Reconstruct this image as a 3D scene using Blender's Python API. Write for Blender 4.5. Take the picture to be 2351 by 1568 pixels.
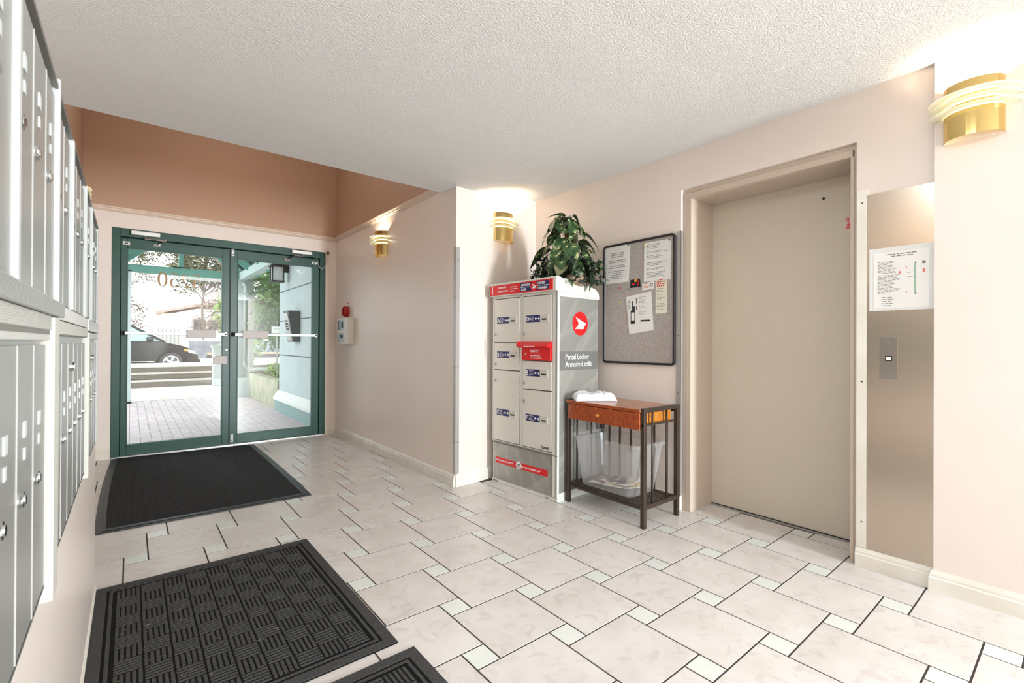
import bpy, bmesh, math, random
from mathutils import Vector, Matrix
PI = math.pi
for o in list(bpy.data.objects): bpy.data.objects.remove(o)
S = bpy.context.scene
C = S.collection

# ------------------------------------------------------------------ camera, sky, lights, exposure
def srgb(r, g, b):
    def f(c):
        c /= 255.0
        return c / 12.92 if c <= 0.04045 else ((c + 0.055) / 1.055) ** 2.4
    return (f(r), f(g), f(b), 1.0)

cam_d = bpy.data.cameras.new('camera'); cam = bpy.data.objects.new('camera', cam_d); C.objects.link(cam)
S.camera = cam
yaw, pitch, roll = math.radians(39.0892), math.radians(.1915), math.radians(.28167)
F = Vector((math.sin(yaw)*math.cos(pitch), math.cos(yaw)*math.cos(pitch), math.sin(pitch)))
r0 = F.cross(Vector((0, 0, 1))).normalized(); u0 = r0.cross(F)
c_, s_ = math.cos(roll), math.sin(roll)
rr = r0*c_ + u0*s_; uu = u0*c_ - r0*s_
cam.matrix_world = Matrix(((rr.x, uu.x, -F.x, 0), (rr.y, uu.y, -F.y, 0), (rr.z, uu.z, -F.z, 1.14), (0, 0, 0, 1)))
cam_d.sensor_width = 36; cam_d.lens = 1078.9/2351*36
cam_d.clip_start = .02; cam_d.clip_end = 300
cam_d.dof.use_dof = True; cam_d.dof.focus_distance = 3.2; cam_d.dof.aperture_fstop = 9

W = bpy.data.worlds.new('overcast_sky'); S.world = W; W.use_nodes = True
nt = W.node_tree; bg = nt.nodes['Background']
bg.inputs[0].default_value = (0.93, 0.97, 1.0, 1); bg.inputs[1].default_value = 2.6
S.view_settings.view_transform = 'Standard'; S.view_settings.look = 'None'
S.view_settings.exposure = 0.13; S.view_settings.gamma = 1.0
S.view_settings.use_curve_mapping = False

def area_light(name, loc, target, sx, sy, power, col):
    l = bpy.data.lights.new(name, 'AREA'); l.shape = 'RECTANGLE'; l.size = sx; l.size_y = sy
    l.energy = power; l.color = col
    o = bpy.data.objects.new(name, l); C.objects.link(o); o.location = loc
    o.rotation_euler = (Vector(target) - Vector(loc)).to_track_quat('-Z', 'Y').to_euler()
    return o
# unseen fill lamps added to brighten the room: strip behind the camera, panel overhead
area_light('rear_strip_fill', (2.42, -5.0, 1.35), (2.0, 3.0, 1.45), .34, 1.9, 430, (.86, .955, 1.0))
area_light('overhead_fill', (1.1, .45, 2.43), (1.1, .45, 0), 1.0, .6, 20, (.90, .965, 1.0))  # added overhead fill for table, locker and elevator wall
def point_fill(name, loc, power, col, r):
    l = bpy.data.lights.new(name, 'POINT'); l.energy = power; l.color = col; l.shadow_soft_size = r
    o = bpy.data.objects.new(name, l); C.objects.link(o); o.location = loc
point_fill('rear_point_fill', (.35, -1.2, 1.75), 3, (.90, .965, 1.0), .10)  # added weak point fill behind the camera, no fixture modelled
area_light('recess_fill', (.8, 4.7, 3.95), (.8, 4.7, 0), 1.0, 1.0, 10, (1.0, .86, .72))  # added warm fill for the recess, out of view above the soffit

# ------------------------------------------------------------------ materials
MATS = {}
def mat(name, col, rough=.5, metal=0., spec=.5, var=None, vscale=8., bump=0., bscale=60., bdist=.002, emit=0., stretch=None, aniso=0., detail=4., trans=0., alpha=1., coat=0., obrand=False):
    if name in MATS: return MATS[name]
    m = bpy.data.materials.new(name); m.use_nodes = True; t = m.node_tree; b = t.nodes['Principled BSDF']
    if max(col[:3]) > 1.001: col = srgb(*col[:3])
    else: col = (*col[:3], 1)
    b.inputs['Base Color'].default_value = col
    b.inputs['Roughness'].default_value = rough; b.inputs['Metallic'].default_value = metal
    b.inputs['Specular IOR Level'].default_value = spec
    if coat: b.inputs['Coat Weight'].default_value = coat; b.inputs['Coat Roughness'].default_value = .12
    if aniso: b.inputs['Anisotropic'].default_value = aniso
    if trans: b.inputs['Transmission Weight'].default_value = trans
    if alpha < 1: b.inputs['Alpha'].default_value = alpha
    if emit: b.inputs['Emission Color'].default_value = col; b.inputs['Emission Strength'].default_value = emit
    co = t.nodes.new('ShaderNodeTexCoord'); src = co.outputs['Object']
    if obrand:
        oi = t.nodes.new('ShaderNodeObjectInfo'); mul = t.nodes.new('ShaderNodeMath'); mul.operation = 'MULTIPLY'; mul.inputs[1].default_value = 37.
        t.links.new(oi.outputs['Random'], mul.inputs[0])
        ad = t.nodes.new('ShaderNodeVectorMath'); ad.operation = 'ADD'
        t.links.new(src, ad.inputs[0]); t.links.new(mul.outputs[0], ad.inputs[1]); src = ad.outputs[0]
    if stretch:
        mp = t.nodes.new('ShaderNodeMapping'); mp.inputs['Scale'].default_value = stretch
        t.links.new(src, mp.inputs[0]); src = mp.outputs[0]
    if var:
        n = t.nodes.new('ShaderNodeTexNoise'); n.inputs['Scale'].default_value = vscale; n.inputs['Detail'].default_value = detail
        t.links.new(src, n.inputs['Vector'])
        r = t.nodes.new('ShaderNodeValToRGB'); r.color_ramp.elements[0].position = .34; r.color_ramp.elements[1].position = .66
        r.color_ramp.elements[0].color = srgb(*var) if max(var) > 1.001 else (*var, 1)
        r.color_ramp.elements[1].color = col
        t.links.new(n.outputs['Fac'], r.inputs[0]); t.links.new(r.outputs[0], b.inputs['Base Color'])
    if bump:
        n2 = t.nodes.new('ShaderNodeTexNoise'); n2.inputs['Scale'].default_value = bscale; n2.inputs['Detail'].default_value = 3
        t.links.new(src, n2.inputs['Vector'])
        bp = t.nodes.new('ShaderNodeBump'); bp.inputs['Strength'].default_value = bump; bp.inputs['Distance'].default_value = bdist
        t.links.new(n2.outputs['Fac'], bp.inputs['Height']); t.links.new(bp.outputs[0], b.inputs['Normal'])
    MATS[name] = m
    return m

def thin_glass(name, tint=(1, 1, 1), refl=1.5, rough=0.0, base=0.0):
    m = bpy.data.materials.new(name); m.use_nodes = True; t = m.node_tree
    for n in list(t.nodes): t.nodes.remove(n)
    out = t.nodes.new('ShaderNodeOutputMaterial'); mix = t.nodes.new('ShaderNodeMixShader')
    tr = t.nodes.new('ShaderNodeBsdfTransparent'); tr.inputs[0].default_value = (*tint, 1)
    gl = t.nodes.new('ShaderNodeBsdfGlossy'); gl.inputs['Roughness'].default_value = rough
    fr = t.nodes.new('ShaderNodeFresnel'); fr.inputs[0].default_value = refl
    t.links.new(fr.outputs[0], mix.inputs[0]); t.links.new(tr.outputs[0], mix.inputs[1]); t.links.new(gl.outputs[0], mix.inputs[2])
    t.links.new(mix.outputs[0], out.inputs[0]); MATS[name] = m
    return m

def translucent(name, col, tr_amt=.5, clear=.3, rough=.3):
    m = bpy.data.materials.new(name); m.use_nodes = True; t = m.node_tree
    for n in list(t.nodes): t.nodes.remove(n)
    out = t.nodes.new('ShaderNodeOutputMaterial')
    p = t.nodes.new('ShaderNodeBsdfPrincipled'); p.inputs['Base Color'].default_value = (*col, 1); p.inputs['Roughness'].default_value = rough
    tl = t.nodes.new('ShaderNodeBsdfTranslucent'); tl.inputs[0].default_value = (*col, 1)
    tp = t.nodes.new('ShaderNodeBsdfTransparent')
    m1 = t.nodes.new('ShaderNodeMixShader'); m1.inputs[0].default_value = tr_amt
    m2 = t.nodes.new('ShaderNodeMixShader'); m2.inputs[0].default_value = clear
    t.links.new(p.outputs[0], m1.inputs[1]); t.links.new(tl.outputs[0], m1.inputs[2])
    t.links.new(m1.outputs[0], m2.inputs[1]); t.links.new(tp.outputs[0], m2.inputs[2]); t.links.new(m2.outputs[0], out.inputs[0])
    MATS[name] = m
    return m

M_wall = mat('pink_wall_paint', (237, 225, 217), .34, spec=.35, bump=.06, bscale=90, var=(234, 221, 212), vscale=1.3)
M_wall_hi = mat('dim_tan_wall_paint', (192, 158, 134), .5, spec=.3, bump=.06, bscale=90)  # tan tone, darkened further to stand in for dim light above the moulding
M_ceil = mat('textured_ceiling', (227, 225, 222), .9, spec=.1, bump=.8, bscale=130, bdist=.005)
M_trim = mat('white_trim_paint', (236, 231, 222), .4, var=(222, 214, 200), vscale=3)
M_crown = mat('cream_trim_paint', (226, 204, 184), .45)
M_grout = mat('dark_grout', (66, 56, 50), .9)
M_green = mat('green_aluminium', (31, 77, 66), .38, metal=.0, spec=.45, var=(28, 71, 60), vscale=2)
M_black = mat('black_rubber', (26, 26, 28), .55)
M_dark = mat('dark_shadow_gap', (28, 26, 24), .8)
M_steelb = mat('brushed_steel', (196, 184, 170), .24, metal=1., stretch=(2, 2, 200), bump=.05, bscale=3)
M_alu = mat('aluminium', (206, 206, 204), .32, metal=.75)
M_alum = mat('satin_aluminium', (188, 186, 182), .45, metal=.6)
M_chrome = mat('chrome', (225, 225, 225), .12, metal=1.)
M_door = mat('taupe_door_paint', (214, 203, 187), .42, var=(211, 200, 184), vscale=1.2)
M_frame = mat('taupe_frame_paint', (200, 184, 168), .45)
M_paper = mat('white_paper', (238, 236, 232), .7)
M_print = mat('grey_print', (120, 118, 120), .7)
M_ink = mat('black_print', (28, 28, 30), .6)
M_white = mat('white_print', (245, 245, 245), .5)
M_red = mat('red_enamel', (222, 22, 26), .35)
M_redprint = mat('red_print', (214, 40, 40), .5)
M_navy = mat('navy_print', (22, 28, 96), .4)
M_locker = mat('light_grey_enamel', (220, 220, 212), .42)
M_lockerd = mat('warm_grey_door_enamel', (222, 218, 209), .45)
M_brass = mat('polished_brass', (226, 196, 128), .13, metal=1.)
M_mail = mat('mailbox_grey', (148, 148, 144), .34, metal=.25, spec=.6)
M_glass = thin_glass('door_glass', (.985, 1., .995), 1.45)
M_ringglass = translucent('frosted_ring_glass', (.93, .96, .84), .45, .42, .10)
M_bin = translucent('clear_plastic', (.93, .94, .95), .5, .70, .10)
M_wood = mat('orange_brown_wood', (176, 84, 30), .28, var=(140, 52, 16), vscale=3, stretch=(12, 1.2, 12), coat=.4)
M_woodtop = mat('worn_wood_top', (188, 120, 72), .3, var=(158, 92, 52), vscale=3, stretch=(12, 1.2, 12), coat=.3)
M_iron = mat('dark_brown_metal', (66, 54, 46), .4, metal=.3)
M_cloth = mat('white_cloth', (236, 236, 240), .9)
M_grey = mat('grey_plastic', (196, 184, 180), .4)

# ------------------------------------------------------------------ mesh helpers
class MB:
    def __init__(s): s.v = []; s.f = []
    def add(s, vs, fs):
        n = len(s.v); s.v += [tuple(v) for v in vs]; s.f += [tuple(i+n for i in f) for f in fs]; return s
    def box(s, x0, x1, y0, y1, z0, z1):
        vs = [(x, y, z) for z in (z0, z1) for y in (y0, y1) for x in (x0, x1)]
        return s.add(vs, [(0, 2, 3, 1), (4, 5, 7, 6), (0, 1, 5, 4), (1, 3, 7, 5), (3, 2, 6, 7), (2, 0, 4, 6)])
    def prism_xz(s, poly, y0, y1):      # polygon in x,z extruded along y
        n = len(poly)
        vs = [(x, y0, z) for x, z in poly] + [(x, y1, z) for x, z in poly]
        return s.add(vs, [tuple(range(n)), tuple(range(2*n-1, n-1, -1))] + [(i, i+n, (i+1) % n+n, (i+1) % n) for i in range(n)])
    def prism_xy(s, poly, z0, z1):
        n = len(poly)
        vs = [(x, y, z0) for x, y in poly] + [(x, y, z1) for x, y in poly]
        return s.add(vs, [tuple(range(n-1, -1, -1)), tuple(range(n, 2*n))] + [(i, (i+1) % n, (i+1) % n+n, i+n) for i in range(n)])
    def prism_yz(s, poly, x0, x1):
        n = len(poly)
        vs = [(x0, y, z) for y, z in poly] + [(x1, y, z) for y, z in poly]
        return s.add(vs, [tuple(range(n-1, -1, -1)), tuple(range(n, 2*n))] + [(i, (i+1) % n, (i+1) % n+n, i+n) for i in range(n)])
    def cyl(s, c, axis, r, h, n=16, r2=None):
        r2 = r if r2 is None else r2
        a = Vector(axis).normalized(); b = a.orthogonal().normalized(); d = a.cross(b); c = Vector(c)
        vs = [c + (b*math.cos(2*PI*i/n) + d*math.sin(2*PI*i/n))*r for i in range(n)] + [c + a*h + (b*math.cos(2*PI*i/n) + d*math.sin(2*PI*i/n))*r2 for i in range(n)]
        return s.add(vs, [tuple(range(n-1, -1, -1)), tuple(range(n, 2*n))] + [(i, (i+1) % n, (i+1) % n+n, i+n) for i in range(n)])
    def tube(s, pts, r, n=8):
        pts = [Vector(p) for p in pts]; rs = r if isinstance(r, (list, tuple)) else [r]*len(pts)
        ring = []; prev = None
        for i, p in enumerate(pts):
            t = (pts[min(i+1, len(pts)-1)] - pts[max(i-1, 0)]).normalized()
            b = t.orthogonal().normalized() if prev is None else (prev - t*prev.dot(t)).normalized()
            prev = b; d = t.cross(b)
            ring.append([p + (b*math.cos(2*PI*k/n) + d*math.sin(2*PI*k/n))*rs[i] for k in range(n)])
        vs = [v for q in ring for v in q]; fs = [tuple(range(n-1, -1, -1)), tuple(range(len(vs)-n, len(vs)))]
        for i in range(len(pts)-1):
            for k in range(n):
                fs.append((i*n+k, i*n+(k+1) % n, (i+1)*n+(k+1) % n, (i+1)*n+k))
        return s.add(vs, fs)
    def sweep(s, prof, pts, up=(0, 0, 1), closed=False):  # prof: (out, z) list; pts: xy path; 'out' to the LEFT of travel
        n = len(prof); m = len(pts); vs = []
        P = [Vector((p[0], p[1])) for p in pts]
        for i in range(m):
            a = (P[i]-P[i-1]).normalized() if i else None
            b = (P[i+1]-P[i]).normalized() if i < m-1 else None
            a = a or b; b = b or a
            na = Vector((-a.y, a.x)); nb = Vector((-b.y, b.x)); nn = (na+nb).normalized(); k = 1/max(.3, nn.dot(na))
            for o, z in prof: vs.append((P[i].x+nn.x*o*k, P[i].y+nn.y*o*k, z))
        fs = []
        for i in range(m-1):
            for j in range(n):
                fs.append((i*n+j, (i+1)*n+j, (i+1)*n+(j+1) % n, i*n+(j+1) % n))
        fs += [tuple(range(n)), tuple(range(m*n-1, (m-1)*n-1, -1))]
        return s.add(vs, fs)
    def quad(s, a, b, c, d): return s.add([a, b, c, d], [(0, 1, 2, 3)])
    def mesh(s, name):
        me = bpy.data.meshes.new(name); me.from_pydata(s.v, [], s.f)
        bm = bmesh.new(); bm.from_mesh(me); bmesh.ops.recalc_face_normals(bm, faces=bm.faces); bm.to_mesh(me); bm.free()
        return me

def put(name, data, m=None, parent=None, loc=None, bevel=0, smooth=False, rot=None):
    if isinstance(data, MB): data = data.mesh(name)
    if m is not None and not data.materials: data.materials.append(m)
    if smooth:
        for p in data.polygons: p.use_smooth = True
    o = bpy.data.objects.new(name, data); C.objects.link(o)
    if name in ('printed_lines', 'small_print', 'lettering_rows', 'red_heading'): o['kind'] = 'stuff'
    if parent: o.parent = parent
    if loc: o.location = loc
    if rot: o.rotation_euler = rot
    if bevel:
        b = o.modifiers.new('bevel', 'BEVEL'); b.width = bevel; b.segments = 2; b.limit_method = 'ANGLE'; b.angle_limit = .6
    return o
def tag(o, label=None, cat=None, group=None, kind=None):
    if label: o['label'] = label
    if cat: o['category'] = cat
    if group: o['group'] = group
    if kind: o['kind'] = kind
    return o
def thing(name, label, cat, loc=(0, 0, 0), rz=0, group=None):
    o = bpy.data.objects.new(name, None); C.objects.link(o); o.empty_display_size = .1
    o.location = loc; o.rotation_euler = (0, 0, rz)
    return tag(o, label, cat, group)
def struct(name, mb, m, bevel=0, label=None):
    o = put(name, mb, m, bevel=bevel); o['kind'] = 'structure'
    if label: o['label'] = label
    return o
FONTC = {}
def text_mesh(txt, size, align='LEFT', ext=.0006, bold=0., sx=1.):
    cu = bpy.data.curves.new('text', 'FONT'); cu.body = txt; cu.size = size; cu.align_x = align; cu.extrude = ext; cu.offset = bold; cu.resolution_u = 3
    o = bpy.data.objects.new('text', cu); C.objects.link(o)
    dg = bpy.context.evaluated_depsgraph_get(); me = bpy.data.meshes.new_from_object(o.evaluated_get(dg))
    bpy.data.objects.remove(o); me.materials.clear()
    for v in me.vertices: v.co = (v.co.x*sx, -v.co.z, v.co.y)      # stands upright, facing local -y
    return me
def letter(txt, size, m, parent, x, y, z, align='LEFT', bold=0., sx=1., name='lettering', rot=None):
    me = text_mesh(txt, size, align, bold=bold, sx=sx)
    return put(name, me, m, parent, loc=(x, y, z), rot=rot)
def rlines(mb, x0, x1, z0, z1, y, rows, seed=1, h=.003, gap=None, center=False):
    r = random.Random(seed)
    for i in range(rows):
        z = z1 - (z1-z0)*(i+.5)/rows
        if gap and i in gap: continue
        w = (x1-x0)*r.uniform(.55, 1.)
        a = x0 if not center else (x0+x1)/2 - w/2
        b = a + w; x = a
        while x < b:
            l = min(r.uniform(.008, .022), b-x); mb.quad((x, y, z-h/2), (x+l, y, z-h/2), (x+l, y, z+h/2), (x, y, z+h/2)); x += l + .004
    return mb
def disc(cx, cz, r, y0=0, y1=0, n=28, rz=None):
    rz = rz or r
    return [(cx + r*math.cos(2*PI*i/n), cz + rz*math.sin(2*PI*i/n)) for i in range(n)]
# ------------------------------------------------------------------ room shell
def cz(x, y):      # the ceiling dips a little towards the corner by the entrance recess
    def ss(t): t = max(0, min(1, t)); return t*t*(3-2*t)
    return 2.458 - .078*ss((y-.8)/2.3)*(1-ss((x-2.05)/.85))
EDGE = 3.385
def ceil_mesh():
    mb = MB(); xs = [-.5+.22*i for i in range(17)]; ys = [-5.3, -2.8, -1.5, 0, .8, 1.2, 1.6, 2.0, 2.4, 2.8, 3.1, EDGE]
    nx = len(xs); vs = [(x, y, cz(x, y)) for y in ys for x in xs] + [(x, y, 2.75) for y in ys for x in xs]
    fs = []; k = nx*len(ys)
    for j in range(len(ys)-1):
        for i in range(nx-1):
            a = j*nx+i; fs.append((a, a+nx, a+nx+1, a+1)); fs.append((a+k, a+k+1, a+k+nx+1, a+k+nx))
    for i in range(nx-1):
        a = (len(ys)-1)*nx+i; fs.append((a, a+k, a+k+1, a+1)); fs.append((i, i+1, i+1+k, i+k))
    for j in range(len(ys)-1):
        a = j*nx; fs.append((a, a+k, a+nx+k, a+nx)); a += nx-1; fs.append((a, a+nx, a+nx+k, a+k))
    return mb.add(vs, fs)
struct('ceiling', ceil_mesh(), M_ceil)
HC = 4.05
struct('ceiling_high', MB().box(-.6, 2.2, EDGE-.2, 6.2, HC, HC+.1), M_ceil)
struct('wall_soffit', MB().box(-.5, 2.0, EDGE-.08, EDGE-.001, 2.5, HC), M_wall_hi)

floor = struct('floor', MB().box(-.6, 3.5, -5.3, 6.02, -.12, -.0014), M_grout)
# floor tiles: large and small squares set in a pinwheel
def tile_material(name, a, b, rough):
    m = mat(name, a, rough, var=b, vscale=5.5, detail=7, bump=.35, bscale=16, bdist=.004, obrand=True, spec=.5)
    t = m.node_tree
    bsdf = t.nodes['Principled BSDF']; src = [n for n in t.nodes if n.type == 'VECT_MATH'][0]
    n = t.nodes.new('ShaderNodeTexNoise'); n.inputs['Scale'].default_value = 14; n.inputs['Detail'].default_value = 8; n.inputs['Distortion'].default_value = 1.2
    t.links.new(src.outputs[0], n.inputs['Vector'])
    r = t.nodes.new('ShaderNodeValToRGB'); r.color_ramp.elements[0].position = .30; r.color_ramp.elements[1].position = .47
    r.color_ramp.elements[0].color = (.87, .85, .84, 1); r.color_ramp.elements[1].color = (1, 1, 1, 1)
    t.links.new(n.outputs['Fac'], r.inputs[0])
    mx = t.nodes.new('ShaderNodeMix'); mx.data_type = 'RGBA'; mx.blend_type = 'MULTIPLY'; mx.inputs[0].default_value = 1
    prev = bsdf.inputs['Base Color'].links[0].from_socket
    t.links.new(prev, mx.inputs[6]); t.links.new(r.outputs[0], mx.inputs[7])
    hs = t.nodes.new('ShaderNodeHueSaturation'); oi = t.nodes.new('ShaderNodeObjectInfo'); mr = t.nodes.new('ShaderNodeMapRange')
    mr.inputs[3].default_value = .965; mr.inputs[4].default_value = 1.03
    t.links.new(oi.outputs['Random'], mr.inputs[0]); t.links.new(mr.outputs[0], hs.inputs['Value'])
    t.links.new(mx.outputs[2], hs.inputs['Color']); t.links.new(hs.outputs[0], bsdf.inputs['Base Color'])
    return m
M_tile = tile_material('beige_stone_tile', (221, 215, 211), (211, 203, 198), .30)
M_tile2 = mat('pale_square_tile', (226, 228, 223), .25, obrand=True, var=(219, 221, 216), vscale=5)
TO = (1.0972, 1.7321); V1 = (.3426, -.1052); V2 = (.1012, .3341)
SX, SY = .1012, .1052     # small cell, joint included
G = .0033
TM = {}
def tile(x0, x1, y0, y1, small):
    lim = 3.215 if (y1 > .80 and y0 < 1.74) else 2.915
    xl = -.118 if y0 < 2.8 else -.354
    x0 = max(x0, xl); x1 = min(x1, lim if y0 < 3.12 else 1.998); y0 = max(y0, -.6); y1 = min(y1, 5.975)
    if y1 > 3.3 and y0 < 3.3 and x0 > 1.99: return
    if x1-x0 < .012 or y1-y0 < .012: return
    x0 += G; x1 -= G; y0 += G; y1 -= G
    w, h = round(x1-x0, 4), round(y1-y0, 4); key = (w, h, small)
    if key not in TM:
        b = .0007; mb = MB(); zt, zb = 0., -.0014
        vs = [(0, 0, zb), (w, 0, zb), (w, h, zb), (0, h, zb), (0, 0, zt-b), (w, 0, zt-b), (w, h, zt-b), (0, h, zt-b), (b, b, zt), (w-b, b, zt), (w-b, h-b, zt), (b, h-b, zt)]
        fs = [(8, 9, 10, 11)] + [(i, (i+1) % 4, (i+1) % 4+4, i+4) for i in range(4)] + [(i+4, (i+1) % 4+4, (i+1) % 4+8, i+8) for i in range(4)]
        mb.add(vs, fs); me = mb.mesh('small_tile' if small else 'large_tile'); me.materials.append(M_tile2 if small else M_tile); TM[key] = me
    put('small_tile' if small else 'large_tile', TM[key], None, floor, loc=(x0, y0, 0))
for n in range(-14, 16):
    for k in range(-12, 20):
        cx = TO[0]+n*V1[0]+k*V2[0]; cy = TO[1]+n*V1[1]+k*V2[1]
        if cx < -.9 or cx > 3.8 or cy < -1.4 or cy > 6.4: continue
        tile(cx-SX/2, cx+SX/2, cy-SY/2, cy+SY/2, True)
        # the large tile to the right of the small one, lower edges level
        x0 = cx+SX/2; y0 = cy-SY/2
        tile(x0, x0+V1[0], y0, y0+V2[1], False)

put('tiled_floor_beyond', MB().box(-.12, 2.9, -5.2, -.6, -.0014, 0), M_tile, floor)
# walls
struct('wall_left', MB().box(-.36, -.12, -.2, 2.86, 0, 1.594), M_wall)
struct('wall_left_rear', MB().box(-.36, -.12, -5.2, -.2, 0, 2.455), mat('bounce_cut_taupe', (132, 122, 114), .5))  # unseen stretch, coloured dark to cut bounce onto the near right wall
struct('wall_left_recess', MB().box(-.50, -.355, -5.2, 6.1, 0, 2.42).box(-.50, -.355, -5.2, 3.31, 2.42, 2.6), M_wall)
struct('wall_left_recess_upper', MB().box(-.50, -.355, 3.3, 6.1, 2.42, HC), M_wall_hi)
struct('wall_front', MB().box(-.36, -.145, 5.98, 6.1, 0, 2.25).box(1.872, 2.06, 5.98, 6.1, 0, 2.25).box(-.36, 2.06, 5.98, 6.1, 2.25, 2.42), M_wall)
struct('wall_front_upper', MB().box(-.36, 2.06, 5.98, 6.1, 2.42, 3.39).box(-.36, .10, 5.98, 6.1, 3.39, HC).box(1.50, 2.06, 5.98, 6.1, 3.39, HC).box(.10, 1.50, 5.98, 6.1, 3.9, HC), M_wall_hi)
win = struct('window_clerestory', MB().box(.10, 1.50, 6.02, 6.07, 3.39, 3.41).box(.10, 1.50, 6.02, 6.07, 3.87, 3.9).box(.10, .12, 6.02, 6.07, 3.41, 3.87).box(.92, .955, 6.02, 6.07, 3.41, 3.87).box(1.48, 1.5, 6.02, 6.07, 3.41, 3.87), M_green)
put('pane', MB().box(.12, .92, 6.04, 6.046, 3.41, 3.87), M_glass, win); put('pane', MB().box(.955, 1.48, 6.04, 6.046, 3.41, 3.87), M_glass, win)
RW0 = (2.0, 3.168); RW1 = (2.94, 3.262)
struct('wall_alcove', MB().prism_xy([(2.0, 3.27), (2.12, 3.27), (2.12, 6.1), (2.0, 6.1)], 0, 2.42), M_wall)
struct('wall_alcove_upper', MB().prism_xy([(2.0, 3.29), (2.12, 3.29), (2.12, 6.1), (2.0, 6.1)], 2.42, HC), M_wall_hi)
struct('wall_return', MB().prism_xy([RW0, RW1, (2.94, 3.4), (2.12, 3.36), (2.12, 3.27), (2.0, 3.27)], 0, 2.5), M_wall)
struct('wall_right', MB().box(2.93, 3.3, 1.772, 3.4, 0, 2.55).box(2.93, 3.3, .46, 1.772, 2.196, 2.55).box(2.93, 3.3, .46, .768, 0, 2.196), M_wall)
struct('wall_right_near', MB().box(2.905, 3.3, -5.2, .46, 0, 2.55), M_wall)
struct('wall_rear', MB().box(-.5, 3.3, -5.3, -5.2, 0, 2.55), M_wall)

# baseboards: profile (out from wall, z)
BB = [(0, 0), (.016, 0), (.016, .062), (.012, .068), (.012, .078), (.007, .090), (.004, .097), (0, .097)]
def base(name, pts):   # travel so that the room is on the left
    return struct(name, MB().sweep(BB, pts), M_trim)
base('baseboard_alcove', [(2.0, 3.168), (2.0, 5.98), (1.874, 5.98)][::1])
base('baseboard_return', [(2.935, 3.2615), (2.0, 3.168)])
base('baseboard_right', [(2.93, 1.772), (2.93, 3.25)])
base('baseboard_panel', [(2.93, .462), (2.93, .768)])
base('baseboard_right_near', [(2.905, -5.2), (2.905, .46), (2.92, .46)])
base('baseboard_front', [(-.147, 5.98), (-.355, 5.98)])
base('baseboard_left_recess', [(-.355, 5.98), (-.355, 2.86)])
struct('trim_left', MB().sweep([(0, 0), (.007, 0), (.007, .022), (.003, .028), (0, .028)], [(-.12, 2.858), (-.12, -5.2)]), M_trim)
CR = [(0, 2.398), (.008, 2.400), (.014, 2.410), (.020, 2.414), (.022, 2.426), (.030, 2.432), (.032, 2.440), (.026, 2.446), (0, 2.448)]
struct('trim_crown_alcove', MB().sweep(CR, [(2.0, 3.33), (2.0, 5.98), (-.355, 5.98), (-.355, 2.87)]), M_crown)
struct('trim_threshold', MB().box(-.14, 1.87, 5.955, 6.12, -.004, .012), M_alu, bevel=.003)

# aluminium corner guards
def guard(name, label, mb, m, holes=(), loc=(0, 0, 0)):
    t = thing(name, label, 'corner guard', loc)
    put('angle_strip', mb, m, t)
    for h in holes: put('screw', MB().cyl(h[:3], h[3], .0035, .0015, 8), M_dark, t)
    return t
z0, z1 = .10, 1.90
guard('corner_guard', 'grey aluminium corner guard on the wall edge between recess and parcel locker',
      MB().box(1.9975, 2.0, 3.166, 3.20, z0, z1).prism_xy([(1.9975, 3.1655), (1.9975, 3.163), (2.034, 3.1665), (2.034, 3.1692)], z0, z1), M_alum,
      [(1.9975, 3.185, z, (-1, 0, 0)) for z in (.35, .95, 1.5, 1.8)] + [(2.018, 3.1645, z, (0, -1, 0)) for z in (.35, .95, 1.5, 1.8)])
guard('corner_guard', 'grey aluminium corner guard between cork board and elevator frame',
      MB().box(2.927, 2.93, 1.768, 1.806, .10, 1.915).box(2.927, 2.953, 1.7685, 1.7715, .10, 1.915), M_alum,
      [(2.927, 1.787, z, (-1, 0, 0)) for z in (.35, .8, 1.2, 1.79)])
guard('corner_guard', 'white painted corner guard between elevator door and steel panel',
      MB().box(2.925, 2.93, .722, .762, .10, 1.935).box(2.925, 2.95, .762, .765, .10, 1.935), M_trim,
      [(2.925, .742, z, (-1, 0, 0)) for z in (.23, .95, 1.87)])

# ------------------------------------------------------------------ elevator entrance (door_1)
lift = struct('door_elevator', MB().box(3.24, 3.28, .768, 1.76, .004, 2.15), M_door)
put('frame_header', MB().box(2.955, 3.3, .768, 1.772, 2.165, 2.196).box(2.948, 3.3, .79, 1.755, 2.130, 2.167), M_frame, lift, bevel=.002)
put('jamb', MB().box(2.955, 3.3, 1.742, 1.772, 0, 2.165).box(2.948, 3.3, 1.708, 1.744, 0, 2.131), M_frame, lift, bevel=.002)
put('jamb', MB().box(2.955, 3.3, .768, .785, 0, 2.165).box(2.948, 3.3, .783, .80, 0, 2.131), M_frame, lift, bevel=.002)
put('sill', MB().box(3.215, 3.245, .80, 1.71, -.004, .006), M_alum, lift)
put('sill_gap', MB().box(3.232, 3.243, .80, 1.71, .0, .0095), M_dark, lift)
put('peephole', MB().cyl((3.2405, 1.015, 2.02), (-1, 0, 0), .008, .003, 14), M_ink, lift)
st = put('warning_sticker', MB().box(3.2385, 3.24, .858, .9, 1.818, 1.878), M_redprint, lift)
mb = MB()
for i in range(6):
    for j in range(3): mb.box(3.238, 3.2386, .862+j*.013, .872+j*.013, 1.824+i*.0093, 1.828+i*.0093)
put('lettering', mb, M_white, st)

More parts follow.
